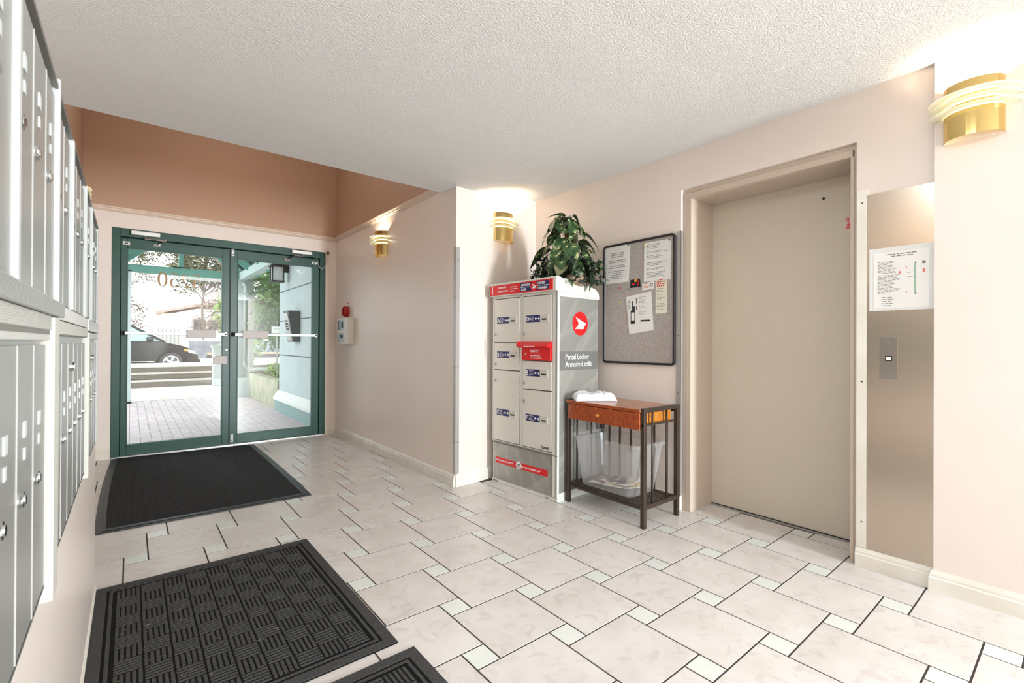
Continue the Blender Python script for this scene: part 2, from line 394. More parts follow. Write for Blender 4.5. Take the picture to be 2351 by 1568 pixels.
# ------------------------------------------------------------------ entrance door (double, green aluminium)
ent = struct('door_entrance', MB().box(-.143, -.078, 5.972, 6.075, 0, 2.248).box(1.806, 1.872, 5.972, 6.075, 0, 2.248).box(-.078, 1.806, 5.972, 6.075, 2.168, 2.248), M_green, bevel=.003)
put('door_stop', MB().box(-.078, -.066, 6.055, 6.075, 0, 2.168).box(1.794, 1.806, 6.055, 6.075, 0, 2.168).box(-.066, 1.794, 6.055, 6.075, 2.156, 2.168), M_green, ent)
def leaf(x0, x1, g0, g1, zb, zt, side):
    d = put('door_leaf', MB().box(x0, g0, 6.0, 6.045, .012, 2.16).box(g1, x1, 6.0, 6.045, .012, 2.16).box(g0, g1, 6.0, 6.045, .012, zb).box(g0, g1, 6.0, 6.045, zt, 2.16), M_green, ent, bevel=.0025)
    put('glazing_bead', MB().box(g0, g0+.008, 5.998, 6.047, zb, zt).box(g1-.008, g1, 5.998, 6.047, zb, zt).box(g0, g1, 5.998, 6.047, zb, zb+.008).box(g0, g1, 5.998, 6.047, zt-.008, zt), mat('dark_green_bead', (40, 84, 72), .45), d)
    put('glass_pane', MB().box(g0, g1, 6.020, 6.026, zb, zt), M_glass, d)
    return d
dl = leaf(-.074, .848, -.028, .785, .108, 2.066, 0)
dr = leaf(.856, 1.802, .925, 1.732, .103, 2.066, 1)
put('meeting_gasket', MB().box(.8475, .8565, 6.005, 6.04, .012, 2.16), M_black, dl)
def push_bar(x0, x1, b0, b1, d):
    p = put('push_bar', MB().box(x0, x1, 5.925, 5.945, 1.205, 1.235), M_alu, d, bevel=.003)
    # (kept as parts of the leaf: bar, its housing and the end brackets)
    put('bar_housing', MB().box(b0, b1, 5.915, 5.955, 1.180, 1.262), M_grey, d, bevel=.004)
    put('bar_bracket', MB().box(x0-.004, x0+.02, 5.925, 6.0, 1.198, 1.242), M_ink, d, bevel=.002)
    put('bar_bracket', MB().box(x1-.02, x1+.004, 5.925, 6.0, 1.198, 1.242), M_alu, d, bevel=.002)
push_bar(-.06, .815, .452, .715, dl)
push_bar(.878, 1.76, .965, 1.225, dr)
put('strike_cover', MB().box(.70, .828, 5.972, 6.0, .893, .985), M_grey, dl, bevel=.004)
put('strike_bracket', MB().box(.690, .712, 5.978, 6.0, .885, .993), M_alu, dl)
mb = MB()
for i in range(4): mb.box(.694, .704, 5.974, 5.979, .90+i*.023, .912+i*.023)
put('strike_key', mb, M_ink, dl)
put('lock_cylinder', MB().cyl((.823, 6.0, 1.05), (0, -1, 0), .009, .008, 12), M_alu, dl)
for z in (.03, 2.09):
    put('flush_bolt', MB().box(.866, .892, 5.994, 6.0, z, z+.085), M_alum, dr, bevel=.001)
    mb = MB().cyl((.879, 5.994, z+.018), (0, -1, 0), .006, .003, 8).cyl((.879, 5.994, z+.067), (0, -1, 0), .006, .003, 8)
    put('bolt_screw', mb, M_ink, dr)
def closer(x0, x1, xa, xb, d, lab):
    put('closer_body', MB().box(x0, x1, 5.915, 5.97, 2.185, 2.228), M_alu, ent, bevel=.006)
    put('closer_arm', MB().tube([(xa, 5.94, 2.184), (xa, 5.94, 2.160), (xb, 5.86, 2.150)], .007, 8).tube([(xb, 5.86, 2.15), (xb-.06, 5.98, 2.115)], .007, 8).cyl((xb, 5.86, 2.142), (0, 0, 1), .014, .018, 10).box(xb-.09, xb-.03, 5.975, 6.0, 2.100, 2.128), M_chrome, ent)
closer(-.002, .232, .11, .268, dl, 'left'); closer(1.470, 1.700, 1.60, 1.49, dr, 'right')
for x in (-.062, 1.72):
    s = put('door_sticker', MB().box(x, x+.055, 5.9985, 6.0, 2.092, 2.125), M_paper, ent)
    put('lettering', MB().box(x+.012, x+.04, 5.998, 5.9986, 2.104, 2.114), M_ink, s)
pts = []
for i in range(17):
    a = i/16; pts.append((1.905 - .14*a, 5.955+.02*a, 2.24 - .16*math.sin(PI*a)**.7 - .07*a))
put('alarm_wire', MB().tube(pts, .0035, 6), M_grey, ent, smooth=True)
put('wire_anchor', MB().box(1.885, 1.915, 5.965, 5.98, 2.225, 2.262), mat('brown_anchor', (110, 80, 60), .6), ent)
# house number in gold letters on the outside of the left pane (reads 5250 from the street)
M_gold = mat('gold_leaf', (158, 104, 48), .45, metal=.2)
def ribbon(pts, y, y1):
    mb = MB(); n = len(pts)
    L = []; R = []
    for i, (x, z, w) in enumerate(pts):
        a = pts[max(i-1, 0)]; b = pts[min(i+1, n-1)]; t = Vector((b[0]-a[0], b[1]-a[1])).normalized(); nx, nz = -t.y, t.x
        L.append((x+nx*w/2, z+nz*w/2)); R.append((x-nx*w/2, z-nz*w/2))
    for i in range(n-1): mb.prism_xz([L[i], L[i+1], R[i+1], R[i]], y, y1)
    return mb
def digit(ch):
    if ch == '0':
        return [[(.5+.38*math.cos(a), .5+.5*math.sin(a), .04+.12*abs(math.cos(a))) for a in [2*PI*i/28 for i in range(29)]]]
    if ch == '5':
        arc = [(.40+.42*math.cos(a), .30+.32*math.sin(a), .04+.13*max(0, math.cos(a))) for a in [2.2-(2.2+2.55)*i/20 for i in range(21)]]
        return [[(.26, .98, .045), (.14, .56, .045)], arc, [(.24, .95, .10), (.60, .95, .10), (.86, 1.0, .03)], [(.03, .12, .10), (.10, .08, .10)]]
    if ch == '2':
        arc = [(.46+.36*math.cos(a), .70+.28*math.sin(a), .04+.12*max(0, math.cos(a))) for a in [2.8-(2.8+.5)*i/16 for i in range(17)]]
        return [arc + [(.62, .38, .07), (.35, .18, .05), (.08, .03, .05)], [(.06, .045, .10), (.60, .045, .10), (.92, .10, .04)]]
for i, ch in enumerate('0525'):
    x0 = .212 + i*.098; w = .085
    for st_ in digit(ch):
        put('number_glyph', ribbon([(x0 + w*(1-a), 1.706+.147*b, c*.085*1.5) for a, b, c in st_], 6.0262, 6.0275), M_gold, dl)
# ------------------------------------------------------------------ mailbox banks in the left wall
DW = .1205
def mail_door(w, h):
    me = MB().box(0, w, -.004, 0, 0, h).mesh('door'); me.materials.append(M_mail); return me
DM = {}
M_label = mat('silver_label', (196, 200, 198), .45)
def bank(y0, n, z0, z1, label, strip=.016, master=False, header=None):
    H = z1-z0; w = n*DW
    t = thing('mailbox_bank', label, 'mailboxes', (-.1185, y0, z0), PI/2, 'grey apartment mailbox banks in the left wall')
    fr = MB().box(-.002, w+.002, -.010, 0, 0, H+.012)
    put('back_frame', fr, mat('mailbox_frame_grey', (176, 176, 172), .3, metal=.5), t)
    put('top_rail', MB().prism_yz([(0, H+.012), (-.020, H+.012), (-.020, H+.020), (0, H+.034)], -.002, w+.002), mat('rail_dark_grey', (122, 118, 112), .4, metal=.4), t)
    if n > 0:
        me = MB().box(.002, DW-.002, -.0155, -.0101, .004, H-.004)
        lk = MB().cyl((.024, -.0155, .192), (0, -1, 0), .0095, .004, 12).cyl((.024, -.0195, .192), (0, -1, 0), .006, .002, 10)
        lb = MB().box(.044, .062, -.0172, -.0156, .264, .284)
        lb2 = MB().box(.047, .058, -.0170, -.0156, .236, .251)
        if 'd%.3f' % H not in DM:
            DM['d%.3f' % H] = me.mesh('door'); DM['d%.3f' % H].materials.append(M_mail)
            DM['l'] = lk.mesh('lock'); DM['l'].materials.append(M_chrome)
            DM['a'] = lb.mesh('label_holder'); DM['a'].materials.append(M_label)
            DM['b'] = lb2.mesh('number_plate'); DM['b'].materials.append(M_label)
            DM['g'] = MB().box(0, .0025, -.0165, -.0101, .004, H-.004).mesh('door_gap'); DM['g'].materials.append(mat('divider_grey', (176, 176, 172), .5))
        for i in range(n):
            d = put('door', DM['d%.3f' % H], None, t, loc=(i*DW, 0, 0))
            put('door_divider', DM['g'], None, d); put('lock', DM['l'], None, d); put('label_holder', DM['a'], None, d); put('number_plate', DM['b'], None, d)
        put('hinge_lip', MB().box(0, w, -.0162, -.0101, -.001, .003), mat('lip_dark', (98, 102, 100), .4, metal=.4), t)
    if master:
        put('master_lock', MB().cyl((w*.42, -.0155, H-.055), (0, -1, 0), .010, .007, 12), M_chrome, t)
    return t
UB, UT, LB, LT = 1.207, 1.562, .755, 1.138
bank(.388, 3, UB, UT, 'upper mailbox bank nearest the camera, cut off by the picture edge')
bank(.772, 3, UB, UT, 'upper mailbox bank just in from the left picture edge, three grey doors')
bank(1.142, 2, UB, UT, 'narrow two-door upper mailbox bank, second in from the camera')
bank(1.412, 3, UB, UT, 'three-door upper mailbox bank halfway along the wall')
bank(1.796, 2, UB, UT, 'narrow two-door upper mailbox bank towards the entrance')
bank(2.066, 3, UB, UT, 'upper mailbox bank at the far end, nearest the entrance door')
bank(.310, 6, LB, LT, 'lower mailbox bank nearest the camera, below the ribbed rail')
bank(1.130, 6, LB, LT, 'six-door lower mailbox bank between two white strips', master=True)
bank(1.940, 4, LB, LT, 'four-door lower mailbox bank at the far end, nearest the entrance', master=True)
def strip(lab, y0, y1, z0, z1, d, m):
    t = tag(put('cover_strip', MB().box(-.1185, d, y0, y1, z0, z1), m, bevel=.0015), lab, 'trim strip', 'cover strips between the mailbox banks')
M_strip2 = mat('offwhite_strip', (190, 188, 180), .5)
M_strip = mat('white_strip', (176, 178, 176), .5)
strip('thin bright vertical strip nearest the camera between upper mailboxes', .752, .767, UB, UT+.012, -.097, M_strip)
strip('thin bright vertical strip second from the camera between upper mailboxes', 1.122, 1.137, UB, UT+.03, -.096, M_strip)
strip('thin bright vertical strip third from the camera between upper mailboxes', 1.388, 1.406, UB, UT+.012, -.096, M_strip)
strip('thin bright vertical strip fourth from the camera between upper mailboxes', 1.776, 1.790, UB, UT+.012, -.096, M_strip)
strip('thin bright vertical strip fifth from the camera between upper mailboxes', 2.042, 2.058, UB, UT+.012, -.096, M_strip)
strip('bright vertical strip closing the far end of upper mailboxes', 2.432, 2.446, .745, UT+.02, -.099, M_strip)
strip('broad off-white vertical strip between the near lower mailboxes', 1.050, 1.114, .722, 1.178, -.094, M_strip2)
strip('broad off-white vertical strip near the far lower mailboxes', 1.866, 1.922, .735, 1.165, -.094, M_strip2)
def rail(name, lab, y0, y1, z0, z1, d, m, ribs=0):
    mb = MB().box(-.1185, d, y0, y1, z0, z1)
    o = tag(put(name, mb, m, bevel=.001), lab, 'rail')
    if ribs:
        mr = MB()
        for i in range(ribs): z = z0+.002+(z1-z0-.004)*i/(ribs-1); mr.box(d, d+.0008, y0, y1, z-.0006, z+.0006)
        put('rib', mr, m, o)['kind'] = 'stuff'
rail('ribbed_rail', 'ribbed bright aluminium rail under the nearest upper mailboxes', .30, 1.165, 1.181, 1.205, -.092, M_alu, 10)
rail('flat_rail', 'flat grey panel strip below the ribbed rail', .30, 1.048, 1.157, 1.180, -.098, mat('panel_grey', (196, 194, 188), .4, metal=.2), 8)
rail('flat_rail', 'narrow grey head rail above the nearest lower mailboxes', .30, 1.048, 1.141, 1.154, -.099, mat('panel_grey', (196, 194, 188), .4), 0)
rail('flat_rail', 'pale grey sloping rail under the middle upper mailboxes', 1.170, 1.86, 1.178, 1.204, -.096, mat('panel_pale', (208, 206, 202), .4), 0)
rail('flat_rail', 'white rail above the six-door lower mailboxes', 1.118, 1.862, 1.152, 1.176, -.097, M_strip2, 0)
rail('flat_rail', 'bright aluminium rail under the far upper mailboxes', 1.862, 2.43, 1.170, 1.204, -.095, M_alu, 0)
rail('flat_rail', 'grey head rail above the far lower mailboxes', 1.925, 2.43, 1.146, 1.166, -.098, mat('panel_grey', (196, 194, 188), .4), 0)

# ------------------------------------------------------------------ wall sconces
def sconce(label, loc, rz, power):
    t = thing('wall_sconce', label, 'wall light', loc, rz, 'brass wall sconces with glass rings')
    R, D, H = .100, .085, .240
    def arc(r, d, n=20): return [(r*math.cos(PI+PI*i/n), d*math.sin(PI+PI*i/n)) for i in range(n+1)]
    mb = MB()
    ringz = [.118, .150, .182]
    bands = [(0, .1145), (.1215, .1465), (.1535, .1785), (.1855, H)]
    o = arc(R, D); i_ = arc(R-.003, D-.003)
    poly = o + i_[::-1]
    me = MB()
    for a, b in bands:
        n = len(o)
        vs = [(x, y, z) for z in (a, b) for x, y in o] + [(x, y, z) for z in (a, b) for x, y in i_]
        fs = []
        for k in range(n-1):
            fs += [(k, k+1, n+k+1, n+k), (2*n+k, 3*n+k, 3*n+k+1, 2*n+k+1), (k, 2*n+k, 2*n+k+1, k+1), (n+k, n+k+1, 3*n+k+1, 3*n+k)]
        fs += [(0, n, 3*n, 2*n), (n-1, 3*n-1, 4*n-1, 2*n-1)]
        me.add(vs, fs)
    put('brass_shell', me, M_brass, t)
    put('back_plate', MB().box(-R+.004, R-.004, -.003, 0, 0, H), mat('white_backplate', (240, 236, 228), .5), t)
    for z in ringz:
        oo = arc(.152, .135, 26); ii = arc(.062, .052, 26)
        put('glass_ring', MB().prism_xy(oo + ii[::-1], z-.0022, z+.0022), M_ringglass, t, bevel=.0006)
    put('leak_baffle', MB().prism_xy(arc(R*.80, D*.80)[::1], .060, .064), mat('white_backplate', (240, 236, 228), .5), t)  # half disc added to limit light leaking from the shell's open bottom
    put('lamp_holder', MB().cyl((0, -.035, .085), (0, 0, 1), .014, .03, 10), M_white, t)
    put('bulb', MB().cyl((0, -.035, .115), (0, 0, 1), .012, .05, 10), mat('bulb_glow', (1., .85, .62), .5, emit=25.), t)
    l = bpy.data.lights.new('sconce_lamp', 'POINT'); l.energy = power; l.color = (1.0, .86, .68); l.shadow_soft_size = .016
    lo = bpy.data.objects.new('sconce_lamp', l); C.objects.link(lo); lo.parent = t; lo.location = (0, -.045, .185)
    return t
PW = 7.
sconce('added brass ring sconce above the mailboxes, unseen, outside the picture on the left', (-.355, 1.05, 2.05), PI/2, PW*1.0)  # extra sconce added to light the ceiling and the steel panel's reflection
sconce('brass ring sconce at top right, beside the steel elevator panel', (2.905, .328, 2.058), -PI/2, PW*.55)
sconce('brass ring sconce above the parcel locker on the short return wall', (2.497, 3.216, 2.012), math.atan2(.094, .94), PW)
sconce('brass ring sconce on the recess wall under the cream moulding', (2.0, 4.548, 2.02), -PI/2, PW*1.0)
sconce('brass ring sconce on the far left wall, mostly hidden by the mailboxes', (-.355, 4.55, 2.05), PI/2, PW*.9)

# ------------------------------------------------------------------ parcel locker
LK = thing('parcel_locker', 'tall light grey parcel locker with red header and small red mail slot', 'parcel locker', (2.339, 3.118, 0), math.atan2(-.715, .040))
LWd, LDp = .722, .468
put('body', MB().box(-.010, .714, .004, LDp, .022, 1.521), M_locker, LK, bevel=.006)
put('plinth', MB().box(-.016, .716, -.003, LDp+.004, 0, .026), M_locker, LK, bevel=.004)
cap = MB().prism_yz([(-.030, 1.519), (-.030, 1.618), (-.022, 1.624), (.30, 1.588), (.42, 1.562), (.462, 1.535), (LDp+.004, 1.506), (LDp+.004, 1.480), (.02, 1.519)], -.014, .7205)
put('cap', cap, M_locker, LK, bevel=.006)
hd = put('header_strip', MB().box(-.010, .690, -.0325, -.0295, 1.526, 1.606), M_red, LK)
put('logo_panel', MB().box(.352, .655, -.0332, -.0324, 1.534, 1.598), M_navy, hd)
put('logo_line', MB().box(.352, .655, -.0336, -.0332, 1.5645, 1.5675), M_white, hd)
put('logo_disc', MB().prism_xz(disc(.500, 1.566, .036), -.0342, -.0334), M_red, hd)
def wing(cx, cz, r, y0, y1, m, parent):
    mb = MB()
    P = lambda L: [(cx+a*r, cz+b*r) for a, b in L]
    mb.prism_xz(P([(-.62, .55), (.80, .02), (.62, -.10), (-.20, .0), (-.38, .26)]), y0, y1)
    for i, (a, b, xa, xb) in enumerate([(-.02, -.14, -.26, .66), (-.18, -.30, -.40, .58), (-.34, -.47, -.60, .46)]):
        mb.prism_xz(P([(xa+.04, a), (xb+.06, a+.06), (xb-.03, b), (xa-.08, b)]), y0, y1)
    mb.prism_xz(P([(.80, .02), (.36, -.47), (.22, -.47), (.52, -.05)]), y0, y1)
    return put('logo_wing', mb, m, parent)
wing(.500, 1.566, .034, -.0348, -.0342, M_white, hd)
letter('1', .088, M_white, hd, .002, -.0335, 1.536, bold=.001, sx=.8)
letter('Parcel locker', .0245, M_white, hd, .085, -.0335, 1.577, sx=.82); letter('Armoire à colis', .0245, M_white, hd, .085, -.0335, 1.548, sx=.82)
put('small_print', rlines(MB(), .235, .325, 1.540, 1.588, -.0335, 3, 5, .006), M_white, hd)
letter('CANADA', .025, M_white, hd, .362, -.0336, 1.575, bold=.0007, sx=.92); letter('POST', .025, M_white, hd, .362, -.0336, 1.540, bold=.0007, sx=.92)
letter('POSTES', .025, M_white, hd, .540, -.0336, 1.575, bold=.0007, sx=.92); letter('CANADA', .025, M_white, hd, .540, -.0336, 1.540, bold=.0007, sx=.92)
# frame bars round the doors
put('front_frame', MB().box(-.010, .012, -.004, .006, .34, 1.519).box(.322, .352, -.004, .006, .34, 1.519).box(.664, .714, -.006, .006, .03, 1.519).box(-.01, .714, -.004, .006, 1.500, 1.519).box(-.010, .672, -.004, .006, .338, .346), M_locker, LK, bevel=.003)
put('frame_shadow_gap', MB().box(.010, .668, -.001, .0055, .346, 1.503), mat('gap_grey', (110, 108, 98), .7), LK)
def ldoor(x0, x1, z0, z1, ch, lz, kz):
    d = put('door', MB().box(x0+.003, x1-.003, -.0075, -.001, z0+.003, z1-.003), M_lockerd, LK, bevel=.002)
    lx = x0 + .037
    pl = put('label_plate', MB().box(lx, lx+.148, -.0083, -.0074, lz-.026, lz+.026), M_navy, d)
    put('slot_plate', MB().box(lx+.152, lx+.232, -.0105, -.0074, lz-.027, lz+.027), mat('pale_plate', (206, 204, 194), .4), d, bevel=.001)
    put('slot', MB().box(lx+.168, lx+.215, -.0112, -.0104, lz-.012, lz-.001), M_ink, d)
    put('lock', MB().cyl((x0+.022, -.0076, kz), (0, -1, 0), .0125, .007, 16).cyl((x0+.022, -.0146, kz), (0, -1, 0), .007, .002, 12), M_alum, d)
    put('keyway', MB().box(x0+.021, x0+.023, -.0175, -.0164, kz-.005, kz+.005), M_ink, d)
    letter(ch, .046, M_white, d, lx+.004, -.0086, lz-.016, bold=.0012, sx=.85)
    mb = rlines(MB(), lx+.036, lx+.088, lz-.020, lz+.020, -.0086, 4, ord(ch) % 7, .0035)
    mb.prism_xz(disc(lx+.103, lz, .009, 0, 0, 14), -.0088, -.0083); mb.box(lx+.108, lx+.128, -.0088, -.0083, lz-.0025, lz+.0025)
    mb.prism_xz([(lx+.128, lz), (lx+.136, lz-.013), (lx+.145, lz), (lx+.136, lz+.013)], -.0088, -.0083)
    put('key_symbol', mb, M_white, d)
LA = (.014, .320); LD = (.355, .662)
ldoor(*LA, 1.143, 1.497, 'A', 1.322, 1.209); ldoor(*LA, .923, 1.141, 'B', 1.046, .967); ldoor(*LA, .349, .921, 'C', .580, .834)
ldoor(*LD, 1.145, 1.497, 'D', 1.324, 1.209); ldoor(*LD, .790, 1.008, 'E', .916, .836); ldoor(*LD, .349, .787, 'F', .576, .698)
letter('Canadä', .030, M_ink, LK, .560, -.0085, .365, sx=.82, bold=.0004)
ms = put('mail_slot_box', MB().box(.358, .661, -.022, -.001, 1.012, 1.108), M_red, LK, bevel=.002)
put('slot_hood', MB().prism_yz([(-.001, 1.150), (-.018, 1.150), (-.062, 1.122), (-.062, 1.112), (-.022, 1.106), (-.001, 1.106)], .340, .663), M_red, ms, bevel=.002)
put('hood_end', MB().prism_xz([(.340, 1.106), (.340, 1.150), (.322, 1.126)], -.050, -.001), M_red, ms, bevel=.001)
put('lock', MB().cyl((.405, -.022, 1.058), (0, -1, 0), .009, .004, 12), M_chrome, ms)
put('small_print', rlines(MB(), .455, .580, 1.022, 1.092, -.0225, 7, 9, .0045, gap=(3,)), M_white, ms)
put('small_print', rlines(MB(), .42, .60, 1.112, 1.120, -.0625, 1, 3, .006), M_white, ms)
# lower front panel with silver artwork and red band
def art_material():
    m = mat('silver_artwork', (152, 151, 146), .32, metal=.35)
    t = m.node_tree; b = t.nodes['Principled BSDF']; co = t.nodes.new('ShaderNodeTexCoord')
    last = None
    base = t.nodes.new('ShaderNodeRGB'); base.outputs[0].default_value = srgb(158, 157, 151); last = base.outputs[0]
    for k, (sc, rot, dist, lo, hi) in enumerate([(1.7, .9, 1.5, .47, .50), (1.3, 2.2, 1.2, .49, .505), (2.3, .2, 2.2, .485, .50)]):
        mp = t.nodes.new('ShaderNodeMapping'); mp.inputs['Rotation'].default_value = (0, rot, rot*.4); mp.inputs['Location'].default_value = (k*.37, .2*k, .1)
        wv = t.nodes.new('ShaderNodeTexWave'); wv.wave_profile = 'SAW'; wv.inputs['Scale'].default_value = sc; wv.inputs['Distortion'].default_value = dist; wv.inputs['Detail'].default_value = 0; wv.inputs['Detail Scale'].default_value = .6
        r = t.nodes.new('ShaderNodeValToRGB'); r.color_ramp.elements[0].color = (0, 0, 0, 1); r.color_ramp.elements[0].position = .80
        r.color_ramp.elements[1].position = .99; r.color_ramp.elements[1].color = (.24, .24, .24, 1)
        mx = t.nodes.new('ShaderNodeMix'); mx.data_type = 'RGBA'; mx.inputs[7].default_value = srgb(206, 206, 200)
        t.links.new(co.outputs['Object'], mp.inputs[0]); t.links.new(mp.outputs[0], wv.inputs[0]); t.links.new(wv.outputs['Color'], r.inputs[0])
        t.links.new(r.outputs[0], mx.inputs[0]); t.links.new(last, mx.inputs[6]); last = mx.outputs[2]
    t.links.new(last, b.inputs['Base Color']); return m
M_art = art_material()
lp = put('lower_panel', MB().box(.010, .655, -.003, .004, .034, .322), M_art, LK)
put('panel_seam', MB().box(-.010, .716, -.0075, -.004, .326, .333), mat('gap_grey', (110, 108, 98), .7), LK)
bd = put('slogan_band', MB().box(.038, .621, -.0040, -.0029, .162, .211), M_red, lp)
letter('Delivering the online world\u2122', .0225, M_white, lp, .048, -.0046, .181, sx=.72); letter('Du monde en ligne jusqu\u2019à vous\u2122', .0225, M_white, lp, .345, -.0046, .179, sx=.66)
put('slogan_disc', MB().prism_xz(disc(.312, .188, .031), -.0048, -.0040), M_white, lp)
put('disc_print', MB().box(.296, .328, -.0052, -.0047, .192, .200).box(.300, .308, -.0052, -.0047, .172, .196).box(.316, .322, -.0052, -.0047, .165, .196), M_print, lp)
letter('V99 9212', .016, M_ink, LK, .0, -.0042, .007, sx=1.15); letter('1 M', .018, M_ink, LK, .600, -.0042, .006)
# side artwork, faces the elevator: local +x side
sd = put('side_panel', MB().box(.7138, .7162, .012, LDp-.008, .03, 1.479), M_art, LK)
put('corner_post', MB().box(.690, .7185, -.006, .014, .026, 1.519), M_locker, LK, bevel=.005)
put('side_foot', MB().box(.708, .7185, .01, LDp, .0, .06), M_locker, LK, bevel=.002)
def side(name, me, m, y, z, parent=sd):   # text and flat shapes made facing -y turned to face +x
    return put(name, me, m, parent, loc=(.7165, y, z), rot=(0, 0, PI/2))
bandm = put('name_band', MB().box(.7160, .7168, .012, LDp-.008, .943, 1.081), mat('mid_grey_print', (116, 114, 112), .45), sd)
def put_side_prism(name, mb, m, y, z, dx):
    return put(name, mb, m, sd, loc=(.7165+dx, y, z), rot=(0, 0, PI/2))
put_side_prism('roundel', MB().prism_xz(disc(0, 0, .089, 0, 0, 40), -.0006, 0), M_red, .243, 1.288, 0)
w_ = wing(0, 0, .086, -.0012, -.0007, M_white, sd); w_.location = (.7165, .243, 1.288); w_.rotation_euler = (0, 0, PI/2)
put('lettering', text_mesh('Parcel Locker', .058, sx=.84), M_white, sd, loc=(.7172, .075, 1.022), rot=(0, 0, PI/2))
put('lettering', text_mesh('Armoire à colis', .058, sx=.84), M_white, sd, loc=(.7172, .075, .967), rot=(0, 0, PI/2))
# ------------------------------------------------------------------ artificial plant on the locker
pl = thing('artificial_plant', 'bushy artificial pothos and ivy arrangement on top of the locker', 'plant', (2.60, 2.545, 1.585), .3)
rnd = random.Random(4)
def leaf_mesh(L, Wd, curl, name, m):
    n = 6; vs = []; fs = []
    for i in range(n+1):
        t = i/n; w = Wd*.5*(math.sin(PI*min(1, t*.93+.07))**.75)*(1.18-.5*t)
        if i == n: w = .0005
        z = -curl*t*t*L
        vs += [(-w, t*L, z+.16*w), (0, t*L, z-.10*w), (w, t*L, z+.16*w)]
    for i in range(n):
        a = i*3; fs += [(a, a+1, a+4, a+3), (a+1, a+2, a+5, a+4)]
    me = bpy.data.meshes.new(name); me.from_pydata(vs, [], fs); me.materials.append(m)
    for p in me.polygons: p.use_smooth = True
    return me
def leaf_mat(name, a, b, c, scale=16):
    m = mat(name, a, .38, var=b, vscale=scale, detail=2, obrand=True)
    t = m.node_tree; rp = [n for n in t.nodes if n.type == 'VALTORGB'][0]
    e = rp.color_ramp.elements.new(.70); e.color = srgb(*c); rp.color_ramp.elements[1].position = .58
    return m
M_leaf = leaf_mat('variegated_leaf', (62, 92, 48), (30, 56, 34), (206, 204, 150), 30)
M_leafu = mat('pale_leaf_underside', (132, 128, 96), .5, var=(96, 100, 66), vscale=20, obrand=True)
M_ivy = mat('dark_ivy', (42, 64, 42), .45, var=(24, 38, 26), vscale=30)
M_fern = mat('bright_fern', (96, 138, 42), .45, var=(60, 100, 36), vscale=12)
LM = [leaf_mesh(.135, .105, .55, 'leaf', M_leaf), leaf_mesh(.150, .100, .8, 'leaf', M_leaf), leaf_mesh(.12, .08, .35, 'leaf', M_leafu), leaf_mesh(.105, .085, .7, 'leaf', M_leaf)]
put('moss_pole', MB().tube([(0, .0, 0), (.005, 0, .3), (0, .004, .52)], [.017, .014, .010], 8), mat('rusty_stake', (128, 70, 34), .8, var=(80, 40, 20), vscale=30), pl)
stems = MB()
for i in range(46):
    t = (i+.5)/46; z = .10 + .44*t; rad = .045 + .12*(1-t)**.7; a = i*2.39996 + rnd.uniform(-.25, .25)
    p = Vector((math.cos(a)*rad, math.sin(a)*rad, z)); me = LM[[0, 1, 0, 3, 2, 1][i % 6]]
    pitch_ = rnd.uniform(-1.15, -.35) + .5*t; s = rnd.uniform(.95, 1.25)*(1.10-.22*t)
    o = put('leaf', me, None, pl, loc=p); o.rotation_euler = (pitch_, rnd.uniform(-.35, .35), a-PI/2); o.scale = (s, s, s)
    stems.tube([(0, 0, z-.05), (p.x*.5, p.y*.5, z+.01), tuple(p)], .0022, 5)
for a, z, pt in ((2.4, .53, .5), (2.9, .50, .2), (.4, .53, .2), (4.4, .5, -.4)):
    o = put('leaf', LM[1], None, pl, loc=(.01*math.cos(a), .01*math.sin(a), z)); o.rotation_euler = (pt, 0, a-PI/2); o.scale = (.85,)*3
put('stems', stems, mat('green_stem', (88, 104, 56), .6), pl)
iv = MB()
def card(mb, c, s, r, jag=True):
    d = Vector((r.uniform(-1, 1), r.uniform(-1, 1), r.uniform(-.7, .5))).normalized(); b = d.orthogonal().normalized()
    b = (b*math.cos(q := r.uniform(0, 6.3)) + d.cross(b)*math.sin(q)); c = Vector(c)
    if jag:
        e = d.cross(b)
        mb.add([c, c+d*s*.35+b*s*.5, c+d*s*.45+b*s*.2+e*s*.05, c+d*s, c+d*s*.45-b*s*.2+e*s*.05, c+d*s*.35-b*s*.5], [(0, 1, 2, 3, 4, 5)])
    else:
        mb.add([c, c+d*s*.5+b*s*.16, c+d*s, c+d*s*.5-b*s*.16], [(0, 1, 2, 3)])
for i in range(760):
    a = rnd.uniform(0, 2*PI); r_ = rnd.uniform(.09, .27); z = rnd.uniform(.0, .24)*(1.2-r_*2.0)
    card(iv, (math.cos(a)*r_*.85, math.sin(a)*r_*1.08, max(.012, z)), rnd.uniform(.03, .055), rnd)
put('ivy_foliage', iv, M_ivy, pl)['kind'] = 'stuff'
for (cx, cy, cz_, a0) in ((.03, -.16, .26, -1.2), (.06, -.22, .14, -1.0), (.12, -.1, .12, -.3)):
    fr = MB()
    for i in range(15):
        a = a0 - 1.5 + 3.0*i/14; L = .085 + .02*math.sin(i*1.7)
        d = Vector((math.cos(a), math.sin(a), .35*math.cos(i))).normalized(); sd_ = Vector((-math.sin(a), math.cos(a), .2))*.007; c = Vector((cx, cy, cz_))
        fr.add([c, c+d*L*.6+sd_, c+d*L+Vector((0, 0, -.02)), c+d*L*.6-sd_], [(0, 1, 2, 3)])
    put('fern_frond', fr, M_fern, pl)
